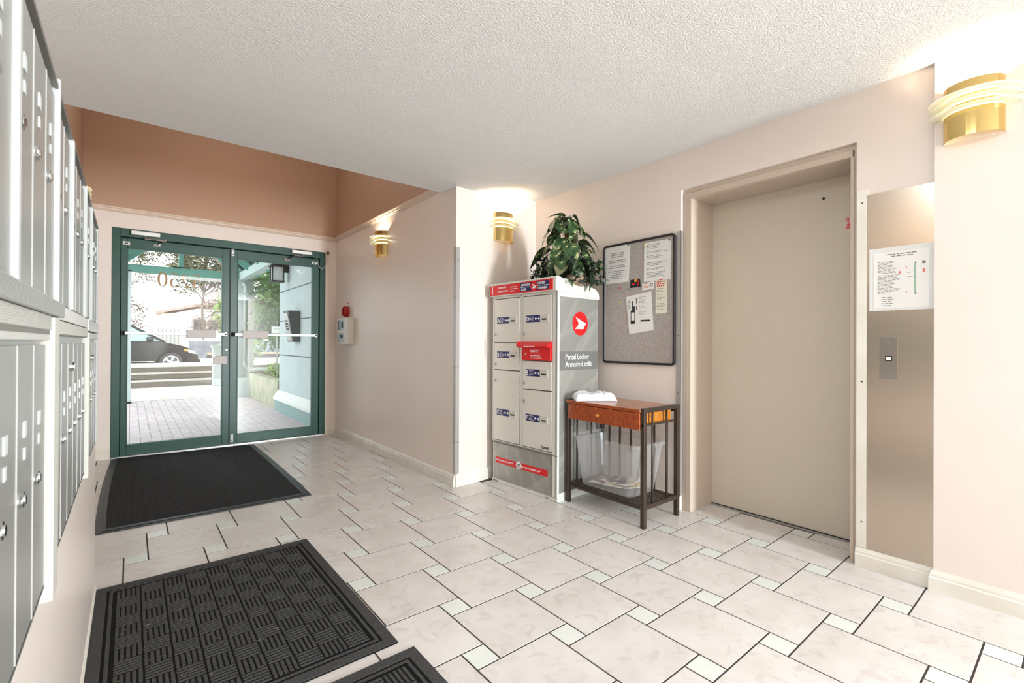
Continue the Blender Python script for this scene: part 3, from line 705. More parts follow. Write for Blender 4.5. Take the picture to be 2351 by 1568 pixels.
def rock(name, c, r, m, parent, seed, n=14):
    bm = bmesh.new(); bmesh.ops.create_icosphere(bm, subdivisions=3, radius=1); rr_ = random.Random(seed)
    from mathutils import noise
    for v in bm.verts:
        k = 1 + .22*noise.noise(v.co*1.7 + Vector((seed, 0, 0))); v.co = Vector((v.co.x*r[0]*k, v.co.y*r[1]*k, v.co.z*r[2]*k))
    me = bpy.data.meshes.new(name); bm.to_mesh(me); bm.free(); me.materials.append(m)
    return put(name, me, None, parent, loc=c)
M_rock = mat('speckled_stone', (186, 160, 142), .8, var=(140, 112, 98), vscale=70, bump=.6, bscale=80, bdist=.004)
rock('planter_stone', (-.03, -.11, .035), (.115, .07, .055), M_rock, pl, 2); rock('planter_stone', (.10, -.08, .012), (.075, .06, .04), M_rock, pl, 7)

# ------------------------------------------------------------------ side table with drawer
tb = thing('side_table', 'small wooden console table with brown metal frame and one drawer', 'table', (2.448, 2.392, 0), -PI/2)
TW, TD, lt = .668, .396, .028        # local x along the front, y depth, z up
for (x, y, h) in ((0, 0, .735), (TW-lt, 0, .740), (0, TD-lt, .735), (TW-lt, TD-lt, .735)):
    put('leg', MB().box(x, x+lt, y, y+lt, 0, h), M_iron, tb, bevel=.002)
put('side_rail', MB().box(TW-lt, TW, lt, TD-lt, .712, .738), M_iron, tb, bevel=.002); put('side_rail', MB().box(0, lt, lt, TD-lt, .712, .735), M_iron, tb, bevel=.002)
put('table_top', MB().box(lt*.2, TW-lt, -.004, TD-.004, .714, .732), M_woodtop, tb, bevel=.003)
put('table_edge', MB().box(lt, TW-lt, -.0075, -.003, .712, .731), M_wood, tb, bevel=.002)
dw = put('drawer', MB().box(lt+.001, TW-lt-.001, -.008, .02, .604, .709), M_wood, tb, bevel=.003)
put('knob', MB().cyl((TW/2-.02, -.008, .658), (0, -1, 0), .006, .012, 12).cyl((TW/2-.02, -.020, .658), (0, -1, 0), .008, .006, 14, .014).cyl((TW/2-.02, -.026, .658), (0, -1, 0), .014, .006, 14, .009), mat('amber_knob', (206, 132, 52), .25, coat=.5), dw, smooth=True)
put('drawer_box', MB().box(lt+.012, TW-lt-.012, .02, TD-.045, .625, .706), mat('golden_wood', (206, 136, 52), .4, var=(170, 96, 30), vscale=5, stretch=(2, 14, 14)), dw)
for x in (TW-lt+.004, .004):
    put('cross_bar', MB().box(x+.004, x+.016, .0, TD-.05, .628, .641), M_iron, tb)
    put('shelf_rail', MB().box(x, x+.020, lt, TD-lt, .112, .138), M_iron, tb, bevel=.0015)
    for y in (.105, .262): put('side_bar', MB().tube([(x+.010, y, .12), (x+.010, y, .73)], .0065, 8), M_iron, tb, smooth=True)
put('shelf_rail', MB().box(lt, TW-lt, .008, .022, .112, .130), M_iron, tb, bevel=.0015); put('shelf_rail', MB().box(lt, TW-lt, TD-.022, TD-.008, .112, .130), M_iron, tb, bevel=.0015)
put('back_rail', MB().box(lt, TW-lt, TD-.024, TD-.010, .690, .712), M_iron, tb)
for i in range(6): x = .085 + i*.098; put('back_bar', MB().box(x, x+.012, TD-.022, TD-.012, .12, .70), M_iron, tb)
sl = MB().box(0, .006, .014, TD-.014, .128, .134).mesh('shelf_slat'); sl.materials.append(M_iron)
for i in range(34): put('shelf_slat', sl, None, tb, loc=(lt+.008+i*.0178, 0, 0))

# clear tub with newspapers
def tub():
    mb = MB(); n = 6
    def ring(x0, x1, y0, y1, z, r):
        out = []
        for cx, cy, a0 in ((x1-r, y1-r, 0), (x0+r, y1-r, 90), (x0+r, y0+r, 180), (x1-r, y0+r, 270)):
            for k in range(n): a = math.radians(a0+90*k/(n-1)); out.append((cx+r*math.cos(a), cy+r*math.sin(a), z))
        return out
    k = 4*n
    rings = [ring(.070, .500, .045, .315, .0, .05), ring(.060, .510, .038, .322, .012, .055), ring(.035, .545, .020, .340, .200, .06), ring(.018, .562, .008, .352, .326, .06),
             ring(.0, .580, -.008, .368, .330, .07), ring(.0, .580, -.008, .368, .352, .07), ring(.020, .560, .010, .350, .352, .06)]
    vs = [v for r in rings for v in r]; fs = [tuple(range(k-1, -1, -1))]
    for i in range(len(rings)-1):
        for j in range(k): fs.append((i*k+j, i*k+(j+1) % k, (i+1)*k+(j+1) % k, (i+1)*k+j))
    return mb.add(vs, fs)
tubo = tag(put('plastic_tub', tub(), M_bin, loc=(2.480, 2.382, .135), rot=(0, 0, -PI/2), smooth=False), 'clear plastic storage tub standing on the table\u2019s lower shelf', 'tub')
def np_mat(name, hue):
    m = mat(name, (222, 216, 208), .7); t = m.node_tree; b = t.nodes['Principled BSDF']; co = t.nodes.new('ShaderNodeTexCoord')
    v = t.nodes.new('ShaderNodeTexVoronoi'); v.distance = 'CHEBYCHEV'; v.inputs['Scale'].default_value = 16; t.links.new(co.outputs['Object'], v.inputs['Vector'])
    r = t.nodes.new('ShaderNodeValToRGB'); r.color_ramp.interpolation = 'CONSTANT'
    el = r.color_ramp.elements; el[0].color = srgb(226, 220, 212); el[0].position = 0; el[1].position = .36; el[1].color = srgb(*hue[0])
    for p, c in ((.5, hue[1]), (.62, (222, 216, 208)), (.8, hue[2])): e = el.new(p); e.color = srgb(*c)
    sp = t.nodes.new('ShaderNodeSeparateColor'); t.links.new(v.outputs['Color'], sp.inputs[0]); t.links.new(sp.outputs[0], r.inputs[0]); t.links.new(r.outputs[0], b.inputs['Base Color']); return m
def sheet(x0, y0, w, h, z, rz, curl, seed):
    r = random.Random(seed); mb = MB(); n = 8; vs = []; fs = []
    for i in range(n+1):
        for j in range(n+1):
            a, b = i/n, j/n; zz = curl*max(0, a-.55)**2*4*(.5+b) + .004*math.sin(7*a+3*b+seed)
            vs.append((a*w, b*h, zz))
    N = (n+1)**2; vs += [(x, y, z_+.004) for x, y, z_ in vs]
    for i in range(n):
        for j in range(n):
            a = i*(n+1)+j; q = (a, a+1, a+n+2, a+n+1); fs += [q, tuple(v+N for v in q[::-1])]
    for i in range(n):
        for a, b in ((i, i+1), (n*(n+1)+i+1, n*(n+1)+i), ((i+1)*(n+1), i*(n+1)), (i*(n+1)+n, (i+1)*(n+1)+n)): fs.append((b, a, a+N, b+N))
    mb.add(vs, fs); return mb
for i, (x, y, w, h, z, rz, cu, hue, lab) in enumerate([
    (2.540, 2.255, .24, .20, .152, -1.3, .01, ((150, 140, 140), (90, 84, 90), (180, 60, 80)), 'grey and pink flyer lying flat in the clear tub, at its left end'),
    (2.545, 2.120, .25, .19, .160, -1.1, .03, ((232, 196, 96), (206, 70, 40), (236, 214, 130)), 'yellow and red flyer curling up at the front of the tub'),
    (2.600, 2.200, .22, .21, .168, -1.6, .02, ((120, 116, 116), (196, 190, 180), (70, 70, 80)), 'black and white newspaper in the middle of the tub'),
    (2.580, 2.075, .16, .20, .178, -1.35, .06, ((96, 96, 104), (236, 232, 228), (214, 180, 70)), 'curled newspaper section leaning at the right end of the tub')]):
    tag(put('newspaper', sheet(0, 0, w, h, 0, 0, cu, i), np_mat('newsprint_%s' % 'abcd'[i], hue), loc=(x, y, z), rot=(.0, 0, rz)), lab, 'newspaper', 'papers in the clear tub')
# folded towel
def towel():
    from mathutils import noise
    bm = bmesh.new(); bmesh.ops.create_grid(bm, x_segments=34, y_segments=26, size=.5)
    r = bmesh.ops.extrude_face_region(bm, geom=list(bm.faces)); top = [g for g in r['geom'] if isinstance(g, bmesh.types.BMVert)]
    tops = set(top)
    for v in bm.verts:
        x, y = v.co.x*.29, v.co.y*.20
        if v in tops:
            e = min(1, (.5-abs(v.co.x))*9)**.5 * min(1, (.5-abs(v.co.y))*8)**.5
            z = .010 + .040*e + .016*noise.noise(Vector((x*22, y*26, 1.3)))*e + .008*noise.noise(Vector((x*60, y*45, 4)))
            v.co = Vector((x*(1+.05*noise.noise(Vector((0, y*20, 3)))), y, max(.008, z)))
        else: v.co = Vector((x*1.0, y, 0))
    bmesh.ops.recalc_face_normals(bm, faces=bm.faces); me = bpy.data.meshes.new('folded_towel'); bm.to_mesh(me); bm.free()
    for p in me.polygons: p.use_smooth = True
    me.materials.append(M_cloth); return me
tag(put('folded_towel', towel(), None, loc=(2.600, 2.262, .7345), rot=(0, 0, -.52-.12)), 'white folded cloth on the left end of the wooden table', 'cloth')

# ------------------------------------------------------------------ notice board
bdn = thing('notice_board', 'grey fabric notice board with rounded black frame beside the elevator', 'notice board', (2.93, 2.44, .988), -PI/2)
BW, BH = .634, .921
def rr(x0, x1, z0, z1, r, n=6):
    out = []
    for cx, cz_, a0 in ((x1-r, z1-r, 0), (x0+r, z1-r, 90), (x0+r, z0+r, 180), (x1-r, z0+r, 270)):
        for k in range(n): a = math.radians(a0+90*k/(n-1)); out.append((cx+r*math.cos(a), cz_+r*math.sin(a)))
    return out
o = rr(0, BW, 0, BH, .03); i_ = rr(.016, BW-.016, .016, BH-.016, .012)
fm = MB(); n = len(o)
vs = [(x, -.022, z) for x, z in o] + [(x, -.022, z) for x, z in i_] + [(x, 0, z) for x, z in o] + [(x, 0, z) for x, z in i_]
fm.add(vs, [f for k in range(n) for f in ((k, (k+1) % n, (k+1) % n+n, k+n), (k+2*n, k+3*n, (k+1) % n+3*n, (k+1) % n+2*n), (k, k+2*n, (k+1) % n+2*n, (k+1) % n), (k+n, (k+1) % n+n, (k+1) % n+3*n, k+3*n))])
put('frame', fm, mat('black_frame', (40, 36, 40), .35), bdn, bevel=.003)
put('fabric_panel', MB().box(.012, BW-.012, -.012, -.002, .012, BH-.012), mat('grey_board_fabric', (192, 184, 178), .95, var=(158, 150, 144), vscale=150, bump=.4, bscale=200), bdn)
put('inner_lip', MB().box(.014, .020, -.0145, -.012, .016, BH-.016).box(BW-.020, BW-.014, -.0145, -.012, .016, BH-.016), M_alum, bdn)
def bpaper(name, label, pts, col=M_paper, d=.0135):
    # pts: TL, TR, BR, BL in (worldy, z)
    P = [(2.44-y, z-.988) for y, z in pts]
    t = thing(name, label, 'notice' if 'card' not in name else 'card', (2.93, 2.44, .988), -PI/2, 'papers pinned to the notice board')
    put('sheet', MB().prism_xz(P, -d, -d+.001), col, t); return t, P
t, P = bpaper('paper_notice', 'white printed notice at the board\u2019s top left with centred lines', [(2.424, 1.892), (2.186, 1.894), (2.199, 1.609), (2.414, 1.607)])
put('printed_lines', rlines(MB(), P[0][0]+.03, P[1][0]-.03, .648, .885, -.0139, 17, 3, .005, gap=(0, 1, 5, 8, 11), center=True), M_print, t)
t, P = bpaper('paper_notice', 'white typed letter at the board\u2019s top right corner', [(2.060, 1.874), (1.837, 1.874), (1.842, 1.590), (2.063, 1.592)])
put('printed_lines', rlines(MB(), P[0][0]+.02, P[1][0]-.03, .63, .875, -.0139, 24, 8, .0035, gap=(4, 7, 11, 12, 16, 19)), M_print, t)
t, P = bpaper('paper_notice', 'white sheet with a black bordered advert pinned askew at the board centre', [(2.222, 1.494), (2.001, 1.520), (1.979, 1.238), (2.190, 1.211)])
put('printed_block', MB().box(.255, .285, -.0139, -.0136, .42, .47).box(.262, .30, -.0139, -.0136, .30, .43), M_ink, t)
put('advert_panel', MB().box(.268, .295, -.0143, -.0139, .325, .385).box(.235, .275, -.0143, -.0139, .40, .495), M_paper, t)
put('printed_lines', rlines(rlines(MB(), .240, .268, .41, .485, -.0147, 8, 2, .0028), .335, .405, .36, .50, -.0139, 14, 6, .002, gap=(6, 9, 10)).box(.35, .43, -.0139, -.0136, .315, .327).box(.312, .319, -.0139, -.0136, .45, .49).box(.312, .319, -.0139, -.0136, .40, .43), M_ink, t)
t, P = bpaper('paper_card', 'black card with yellow mark pinned below the left notice', [(2.180, 1.618), (2.096, 1.620), (2.090, 1.560), (2.185, 1.558)], M_ink)
put('card_mark', MB().prism_xz(disc(.305, .622, .012, 0, 0, 12), -.0139, -.0136), mat('amber_print', (236, 176, 50), .5), t); put('card_stripe', MB().prism_xz([(.318, .578), (.327, .578), (.336, .625), (.328, .625)], -.0139, -.0136).box(.27, .30, -.0139, -.0136, .59, .603), M_redprint, t)
t, P = bpaper('paper_card', 'small white card with orange print left of the yellow slip', [(2.076, 1.582), (1.980, 1.590), (1.980, 1.536), (2.076, 1.530)])
put('printed_lines', rlines(MB(), .378, .43, .556, .595, -.0139, 4, 4, .004), mat('orange_print', (220, 110, 50), .6), t); put('card_mark', MB().add([(.445+.012*math.cos(a), -.0139, .578+.012*math.sin(a)) for a in [2*PI*i/14 for i in range(14)]] + [(.445+.008*math.cos(a), -.0139, .578+.008*math.sin(a)) for a in [2*PI*i/14 for i in range(14)]], [(i, (i+1) % 14, (i+1) % 14+14, i+14) for i in range(12)]), M_ink, t)
t, P = bpaper('paper_notice', 'long pale yellow slip hanging at the board\u2019s right side', [(1.963, 1.592), (1.873, 1.592), (1.870, 1.360), (1.962, 1.354)], mat('cream_paper', (238, 236, 216), .7))
put('printed_lines', rlines(MB(), .487, .56, .39, .55, -.0139, 15, 12, .003, gap=(3, 8)), M_print, t); put('red_heading', rlines(MB(), .487, .56, .555, .600, -.0139, 3, 2, .007), M_redprint, t)
for (y, z, c, lab) in ((2.276, 1.567, (206, 40, 50), 'red push pin left of the black card'), (2.188, 1.550, (60, 150, 90), 'green push pin below the black card'), (2.276, 1.457, (222, 206, 60), 'yellow push pin alone on the board\u2019s left'), (2.198, 1.886, (40, 70, 60), 'dark green push pin holding the left notice'),
                       (2.050, 1.866, (236, 226, 60), 'yellow push pin holding the typed letter'), (1.848, 1.866, (40, 40, 60), 'dark push pin at the typed letter\u2019s right corner'), (1.918, 1.594, (206, 40, 60), 'red push pin holding the yellow slip')):
    t = tag(put('push_pin', MB().cyl((0, -.0135, 0), (0, -1, 0), .004, .003, 10).cyl((0, -.0165, 0), (0, -1, 0), .0025, .006, 10).cyl((0, -.0225, 0), (0, -1, 0), .005, .003, 10), mat('pin_%d_%d_%d' % c, c, .3), loc=(2.93, y, z), rot=(0, 0, -PI/2)), lab, 'push pin', 'push pins on the notice board')

# ------------------------------------------------------------------ steel call panel
sp = thing('steel_panel', 'tall brushed steel panel with the elevator call button', 'panel', (2.93, .721, .098), -PI/2)
put('steel_sheet', MB().box(0, .2655, -.004, 0, 0, 1.808), M_steelb, sp)
put('edge_bead', MB().box(.2655, .2675, -.006, 0, 0, 1.808), M_crown, sp)
cp = put('call_plate', MB().box(.052, .124, -.010, -.004, .873, 1.079), mat('call_plate_steel', (176, 168, 160), .25, metal=1.), sp, bevel=.001)
put('call_button', MB().box(.076, .104, -.0125, -.010, .962, .988), M_ink, cp, bevel=.0015); put('button_face', MB().box(.081, .099, -.014, -.0125, .967, .983), M_paper, cp)
put('plate_screw', MB().cyl((.088, -.010, .9), (0, -1, 0), .004, .002, 10).cyl((.088, -.010, 1.052), (0, -1, 0), .004, .002, 10), M_chrome, cp)
fp = thing('evacuation_notice', 'white laminated floor plan notice on the steel panel', 'notice', (2.926, .711, 1.311), -PI/2)
put('laminate', MB().box(0, .254, -.0018, 0, 0, .314), mat('laminate', (228, 228, 226), .15), fp)
put('sheet', MB().box(.018, .232, -.0024, -.0018, .012, .290), M_paper, fp)
put('printed_lines', rlines(rlines(rlines(MB(), .07, .19, .262, .282, -.0028, 2, 2, .004, center=True), .034, .125, .085, .245, -.0028, 26, 7, .0022, gap=(10,)), .05, .10, .02, .07, -.0028, 5, 5, .003), M_print, fp)
put('plan_line', MB().box(.178, .181, -.0028, -.0024, .08, .225), mat('green_print', (80, 160, 120), .6), fp)
put('plan_arrows', MB().box(.150, .178, -.0028, -.0024, .180, .182).box(.152, .178, -.0028, -.0024, .160, .162).prism_xz(disc(.182, .226, .004, 0, 0, 8), -.0028, -.0024).prism_xz(disc(.182, .078, .004, 0, 0, 8), -.0028, -.0024).box(.206, .218, -.0028, -.0024, .218, .232), M_print, fp)
put('plan_marks', MB().prism_xz(disc(.122, .185, .006, 0, 0, 10), -.0028, -.0024).box(.145, .149, -.0028, -.0024, .20, .212).box(.145, .149, -.0028, -.0024, .08, .09).box(.208, .216, -.0028, -.0024, .175, .195), mat('pale_red_print', (226, 120, 120), .6), fp)

# ------------------------------------------------------------------ fire alarm panel on the recess wall
fa = thing('annunciator_box', 'small white alarm annunciator box near the entrance door', 'alarm panel', (2.0, 5.700, 1.118), -PI/2)
put('case', MB().box(0, .345, -.075, 0, 0, .305), mat('alarm_white', (226, 222, 212), .4), fa, bevel=.004)
put('window', MB().box(.03, .24, -.0765, -.0748, .165, .285).box(.03, .24, -.0765, -.0748, .02, .13), mat('pale_blue_print', (176, 190, 196), .3), fa)
put('indicator_print', MB().box(.05, .07, -.0770, -.0764, .17, .27).box(.10, .12, -.0770, -.0764, .17, .27).box(.15, .21, -.0770, -.0764, .19, .26).box(.12, .20, -.0770, -.0764, .07, .11), M_ink, fa)
put('key_lock', MB().cyl((.285, -.075, .155), (0, -1, 0), .012, .006, 12), M_chrome, fa)
be = thing('alarm_device', 'red round pull device on the wall just above the alarm panel', 'alarm device', (2.0, 5.538, 1.44), -PI/2)
put('body', MB().prism_xz(disc(0, .062, .052, 0, 0, 18, rz=.062), -.05, 0), mat('dark_red_plastic', (168, 24, 30), .35), be, bevel=.004)
put('loop', MB().tube([(.04*math.cos(a), -.055, .062+.05*math.sin(a)) for a in [2*PI*i/16 for i in range(17)]], .008, 8), mat('dark_red_plastic', (168, 24, 30), .35), be, smooth=True)
wl = tag(put('wall_tag', MB().box(-.025, .025, -.004, 0, 0, .07), M_paper, loc=(2.0, 5.52, 1.575), rot=(0, 0, -PI/2)), 'small white tag with red stripe above the red device', 'tag')
put('red_stripe', MB().box(-.022, .022, -.005, -.004, .018, .032), M_redprint, wl)

# ------------------------------------------------------------------ floor mats
em = thing('entrance_mat', 'large black ribbed mat with rubber edge at the entrance door', 'mat')
A = [(-.160, 3.676), (1.055, 3.655), (1.068, 5.86), (-.135, 5.93)]
def bil(u, v):
    bul = -.075*math.sin(PI*v)*(1-u)
    x = (A[0][0]*(1-u)+A[1][0]*u)*(1-v) + (A[3][0]*(1-u)+A[2][0]*u)*v; y = (A[0][1]*(1-u)+A[1][1]*u)*(1-v) + (A[3][1]*(1-u)+A[2][1]*u)*v
    return x+bul*.25 + .012*math.sin(PI*v)*u, y
def matgrid(u0, u1, v0, v1, z0, z1, n=10):
    mb = MB(); vs = []; 
    for i in range(n+1):
        for j in range(n+1): x, y = bil(u0+(u1-u0)*i/n, v0+(v1-v0)*j/n); vs.append((x, y, z1))
    N = len(vs); vs += [(x, y, z0) for x, y, z in vs]; fs = []
    for i in range(n):
        for j in range(n): a = i*(n+1)+j; fs += [(a, a+n+1, a+n+2, a+1), (a+N, a+1+N, a+n+2+N, a+n+1+N)]
    for i in range(n):
        for a, b in ((i, i+1), (n*(n+1)+i+1, n*(n+1)+i), ((i+1)*(n+1), i*(n+1)), (i*(n+1)+n, (i+1)*(n+1)+n)): fs.append((a, b, b+N, a+N))
    return mb.add(vs, fs)
put('rubber_border', matgrid(0, 1, 0, 1, .0005, .005), mat('mat_rubber', (16, 17, 20), .38), em, bevel=.003)
put('raised_edge', matgrid(.026, .974, .014, .997, .005, .008), mat('mat_rubber', (16, 17, 20), .38), em, bevel=.002)
mm = mat('ribbed_pile', (34, 34, 37), .85, spec=.35)
t_ = mm.node_tree; wv = t_.nodes.new('ShaderNodeTexWave'); wv.bands_direction = 'X'; wv.inputs['Scale'].default_value = 24; wv.inputs['Distortion'].default_value = .15
co_ = t_.nodes.new('ShaderNodeTexCoord'); bp_ = t_.nodes.new('ShaderNodeBump'); bp_.inputs['Strength'].default_value = 1; bp_.inputs['Distance'].default_value = .004
nz_ = t_.nodes.new('ShaderNodeTexNoise'); nz_.inputs['Scale'].default_value = 160; rp_ = t_.nodes.new('ShaderNodeValToRGB'); rp_.color_ramp.elements[0].position = .72; rp_.color_ramp.elements[1].position = .80; rp_.color_ramp.elements[0].color = srgb(34, 34, 37); rp_.color_ramp.elements[1].color = srgb(120, 112, 100)
t_.links.new(co_.outputs['Object'], wv.inputs[0]); t_.links.new(wv.outputs['Color'], bp_.inputs['Height']); t_.links.new(bp_.outputs[0], t_.nodes['Principled BSDF'].inputs['Normal'])
t_.links.new(co_.outputs['Object'], nz_.inputs[0]); t_.links.new(nz_.outputs[0], rp_.inputs[0]); t_.links.new(rp_.outputs[0], t_.nodes['Principled BSDF'].inputs['Base Color'])
put('ribbed_carpet', matgrid(.042, .958, .030, .990, .006, .0085), mm, em)

M_pile = mat('charcoal_pile', (84, 83, 82), .95, var=(50, 49, 49), vscale=240, bump=.8, bscale=420, bdist=.003, spec=.2)
M_pilelow = mat('charcoal_base', (30, 29, 29), .95, var=(20, 20, 20), vscale=240, spec=.1)
def basket(name, label, x0, x1, y0, y1, seed, debris=True):
    t = thing(name, label, 'mat', (x0, y0, 0), 0, 'charcoal basket-weave mats')
    w, h = x1-x0, y1-y0
    put('backing', MB().box(0, w, 0, h, .0005, .0062), M_pilelow, t)
    put('border', MB().box(0, w, 0, .042, .0045, .008).box(0, w, h-.042, h, .0045, .008).box(0, .042, .042, h-.042, .0045, .008).box(w-.042, w, .042, h-.042, .0045, .008), M_pile, t, bevel=.002)
    put('inner_band', MB().box(.052, w-.052, .052, .064, .0045, .008).box(.052, w-.052, h-.064, h-.052, .0045, .008).box(.052, .064, .064, h-.064, .0045, .008).box(w-.064, w-.052, .064, h-.064, .0045, .008), M_pile, t)
    mb = MB(); r = random.Random(seed); nx = int(round((w-.15)/.088)); ny = int(round((h-.15)/.088)); cw, ch = (w-.15)/nx, (h-.15)/ny; zt = .0085
    def rid(a, b, c, d): 
        e = .0015; mb.add([(a, c, .006), (b, c, .006), (b, d, .006), (a, d, .006), (a+e, c+e, zt), (b-e, c+e, zt), (b-e, d-e, zt), (a+e, d-e, zt)], [(4, 5, 6, 7), (0, 1, 5, 4), (1, 2, 6, 5), (2, 3, 7, 6), (3, 0, 4, 7)])
    for i in range(nx):
        for j in range(ny):
            bx, by = .075+i*cw, .075+j*ch; k = 5
            hor = ((i+j) % 2 == 0)
            for q in range(k):
                if hor: rid(bx+.003, bx+cw-.003, by+ch*q/k+.003, by+ch*(q+1)/k-.003)
                else: rid(bx+cw*q/k+.0025, bx+cw*(q+1)/k-.0025, by+.003, by+ch-.003)
    put('pile_ridges', mb, M_pile, t)['kind'] = 'stuff'
    if debris:
        mb = MB(); 
        for i in range(150):
            a, b = r.uniform(.07, w-.07), r.uniform(.07, h*.7); l = r.uniform(.003, .016); q = r.choice((0, 0, PI/2)) + r.uniform(-.1, .1); s = .0008
            dx, dy = math.cos(q)*l, math.sin(q)*l; mb.add([(a, b, .0066), (a+dx, b+dy, .0066), (a+dx-dy/l*s, b+dy+dx/l*s, .0072), (a-dy/l*s, b+dx/l*s, .0072)], [(0, 1, 2, 3)])
        put('plant_debris', mb, mat('dry_debris', (176, 158, 120), .9), t)['kind'] = 'stuff'
basket('floor_mat', 'charcoal basket-weave mat in the left foreground, against the mailbox wall', -.117, .795, 1.655, 2.85, 1)
basket('floor_mat', 'charcoal basket-weave mat cut off by the bottom picture edge', -.085, .829, .40, 1.592, 2)
# ------------------------------------------------------------------ outside: courtyard, steps, street
M_conc = mat('pale_concrete', (206, 202, 196), .9, var=(184, 180, 172), vscale=3, bump=.3, bscale=60)
M_agg = mat('exposed_aggregate', (136, 128, 116), .95, var=(84, 78, 70), vscale=110, bump=.6, bscale=110)
M_asph = mat('pale_street', (222, 222, 224), .9)
M_stucco = mat('pale_blue_stucco', (194, 206, 206), .9, var=(186, 199, 199), vscale=2, bump=.3, bscale=90)
M_stuccor = mat('rough_blue_stucco', (160, 184, 182), .95, var=(120, 146, 144), vscale=90, bump=.7, bscale=90)
M_teal = mat('pale_teal_wood', (104, 160, 146), .6)
M_mold = mat('mossy_concrete', (184, 182, 160), .9, var=(156, 164, 132), vscale=4, bump=.3, bscale=50)
grd = struct('ground_courtyard', MB().box(-3.2, 4.2, 6.10, 11.38, -.12, -.008), mat('paver_joint', (176, 168, 166), .95))
struct('ground_walk', MB().box(-3.2, 4.2, 11.38, 14.66, -.12, -.002), M_conc)
M_pav = mat('rose_paver', (208, 196, 197), .85, var=(190, 177, 180), vscale=9, obrand=True, bump=.3, bscale=80)
pm = MB(); b = .002
pm.add([(0, 0, -.02), (.1, 0, -.02), (.1, .2, -.02), (0, .2, -.02), (b, b, 0), (.1-b, b, 0), (.1-b, .2-b, 0), (b, .2-b, 0)], [(4, 5, 6, 7), (0, 1, 5, 4), (1, 2, 6, 5), (2, 3, 7, 6), (3, 0, 4, 7)])
pme = pm.mesh('paver'); pme.materials.append(M_pav); cnt = 0; rest = MB(); rp = random.Random(3)
for j in range(26):
    for i in range(-30, 24):
        x = i*.1006; y = 6.13 + j*.2008 + (.1 if i % 2 else 0); 
        if y+.2 > 11.38: continue
        z = -.001*rp.random()
        if -.35 < x < 1.85 and cnt < 290: put('paver', pme, None, grd, loc=(x, y, z)); cnt += 1
        else: rest.add([(v[0]+x, v[1]+y, v[2]+z) for v in pm.v], pm.f)
o = put('paver_field', rest, M_pav, grd); o['kind'] = 'stuff'
for k, (y, zz) in enumerate(((14.65, .166), (14.97, .335), (15.29, .495))):
    t = tag(put('concrete_step', MB().box(-3.2, 4.6, y, 15.6, zz-.158 if k else -.1, zz-.035), M_agg), ['lowest', 'middle', 'topmost'][k] + ' concrete step leading up to the street', 'step', 'concrete steps up to the street')
    put('tread', MB().box(-3.2, 4.6, y-.012, 15.6, zz-.035, zz), M_conc, t, bevel=.006)
struct('ground_sidewalk', MB().box(-9, 9, 15.6, 17.6, .2, .49), M_conc)
struct('ground_street', MB().box(-30, 30, 17.6, 37, -.1, .07), M_asph)
struct('ground_far', MB().box(-60, 60, 37, 90, -.1, .25), mat('far_lawn', (170, 176, 150), .95))
# stucco building wing on the right
wg = thing('building_wing', 'pale blue stucco wall with grooves outside to the right of the door', 'building')
put('wall', MB().box(1.95, 2.6, 6.10, 8.62, 0, 3.6), M_stucco, wg)
for z in (.925, 1.482, 1.968, 2.50): put('groove', MB().box(1.947, 1.955, 6.1, 8.625, z-.008, z+.008), mat('groove_grey', (96, 112, 112), .8), wg)
put('plinth', MB().box(1.885, 1.96, 6.10, 8.66, 0, .185), M_stuccor, wg)
put('ledge', MB().prism_xz([(1.872, .182), (1.872, .222), (1.955, .335), (1.955, .182)], 6.10, 8.68), mat('white_ledge', (226, 228, 224), .7), wg)
wl2 = tag(put('building_wall', MB().box(-.9, -.36, 6.1, 6.3, 0, 3.6), M_stucco), 'pale stucco wall piece outside left of the entrance door', 'building')
cl = thing('stucco_column', 'pale blue square column carrying the canopy, right of the walk', 'column', (1.715, 11.05, 0))
put('shaft', MB().box(0, .22, 0, .30, 0, 2.42), M_stucco, cl); put('corner_board', MB().box(.221, .30, .02, .28, .4, 2.42), mat('sage_board', (156, 176, 158), .8), cl)
cl2 = thing('stucco_column', 'pale blue column at the left edge of the left glass pane', 'column', (-.30, 11.08, 0))
put('shaft', MB().box(0, .312, 0, .30, 0, 2.45), M_stucco, cl2); put('base', MB().box(-.01, .322, -.01, .31, 0, .03), M_dark, cl2)
dp = thing('downspout', 'pale downspout on the column ending in a ribbed flexible pipe', 'pipe')
put('pipe', MB().tube([(1.80, 11.0, 2.36), (1.84, 11.0, 2.28), (1.84, 11.0, .72)], .036, 10), mat('pale_pipe', (206, 220, 218), .5), dp, smooth=True)
for z in (2.1, .80, 1.5): put('pipe_strap', MB().box(1.79, 1.89, 10.955, 11.05, z, z+.03), M_stucco, dp)
fx = MB(); pts = []; rs = []
for i in range(61):
    t = i/60; a = min(1, t*1.8)
    if t < .5: ang = PI/2*(t/.5); p = (1.84+.14*(1-math.cos(ang)), 11.0-.03*t, .72-.16*math.sin(ang))
    else: p = (1.98+.30*(t-.5)*2, 10.98-.3*(t-.5)*2, .56+.02*math.sin((t-.5)*6)-.03*(t-.5))
    pts.append(p); rs.append(.040 if i % 2 else .046)
put('flexible_pipe', fx.tube(pts, rs, 10), mat('flex_grey', (196, 204, 200), .5), dp)
pw = thing('planter_wall', 'low mossy concrete planter wall beside the courtyard paving', 'wall')
put('concrete_wall', MB().box(1.93, 2.10, 8.66, 11.05, 0, .485), M_mold, pw, bevel=.01); put('soil', MB().box(2.10, 4.2, 8.7, 12.6, 0, .42), mat('dark_soil', (74, 62, 48), .95), pw)
put('red_mark', MB().prism_yz([(9.95, .41), (9.92, .30), (9.90, .41), (9.87, .42), (9.90, .28), (9.92, .24)], 1.9285, 1.93), mat('red_chalk', (226, 150, 140), .9), pw)
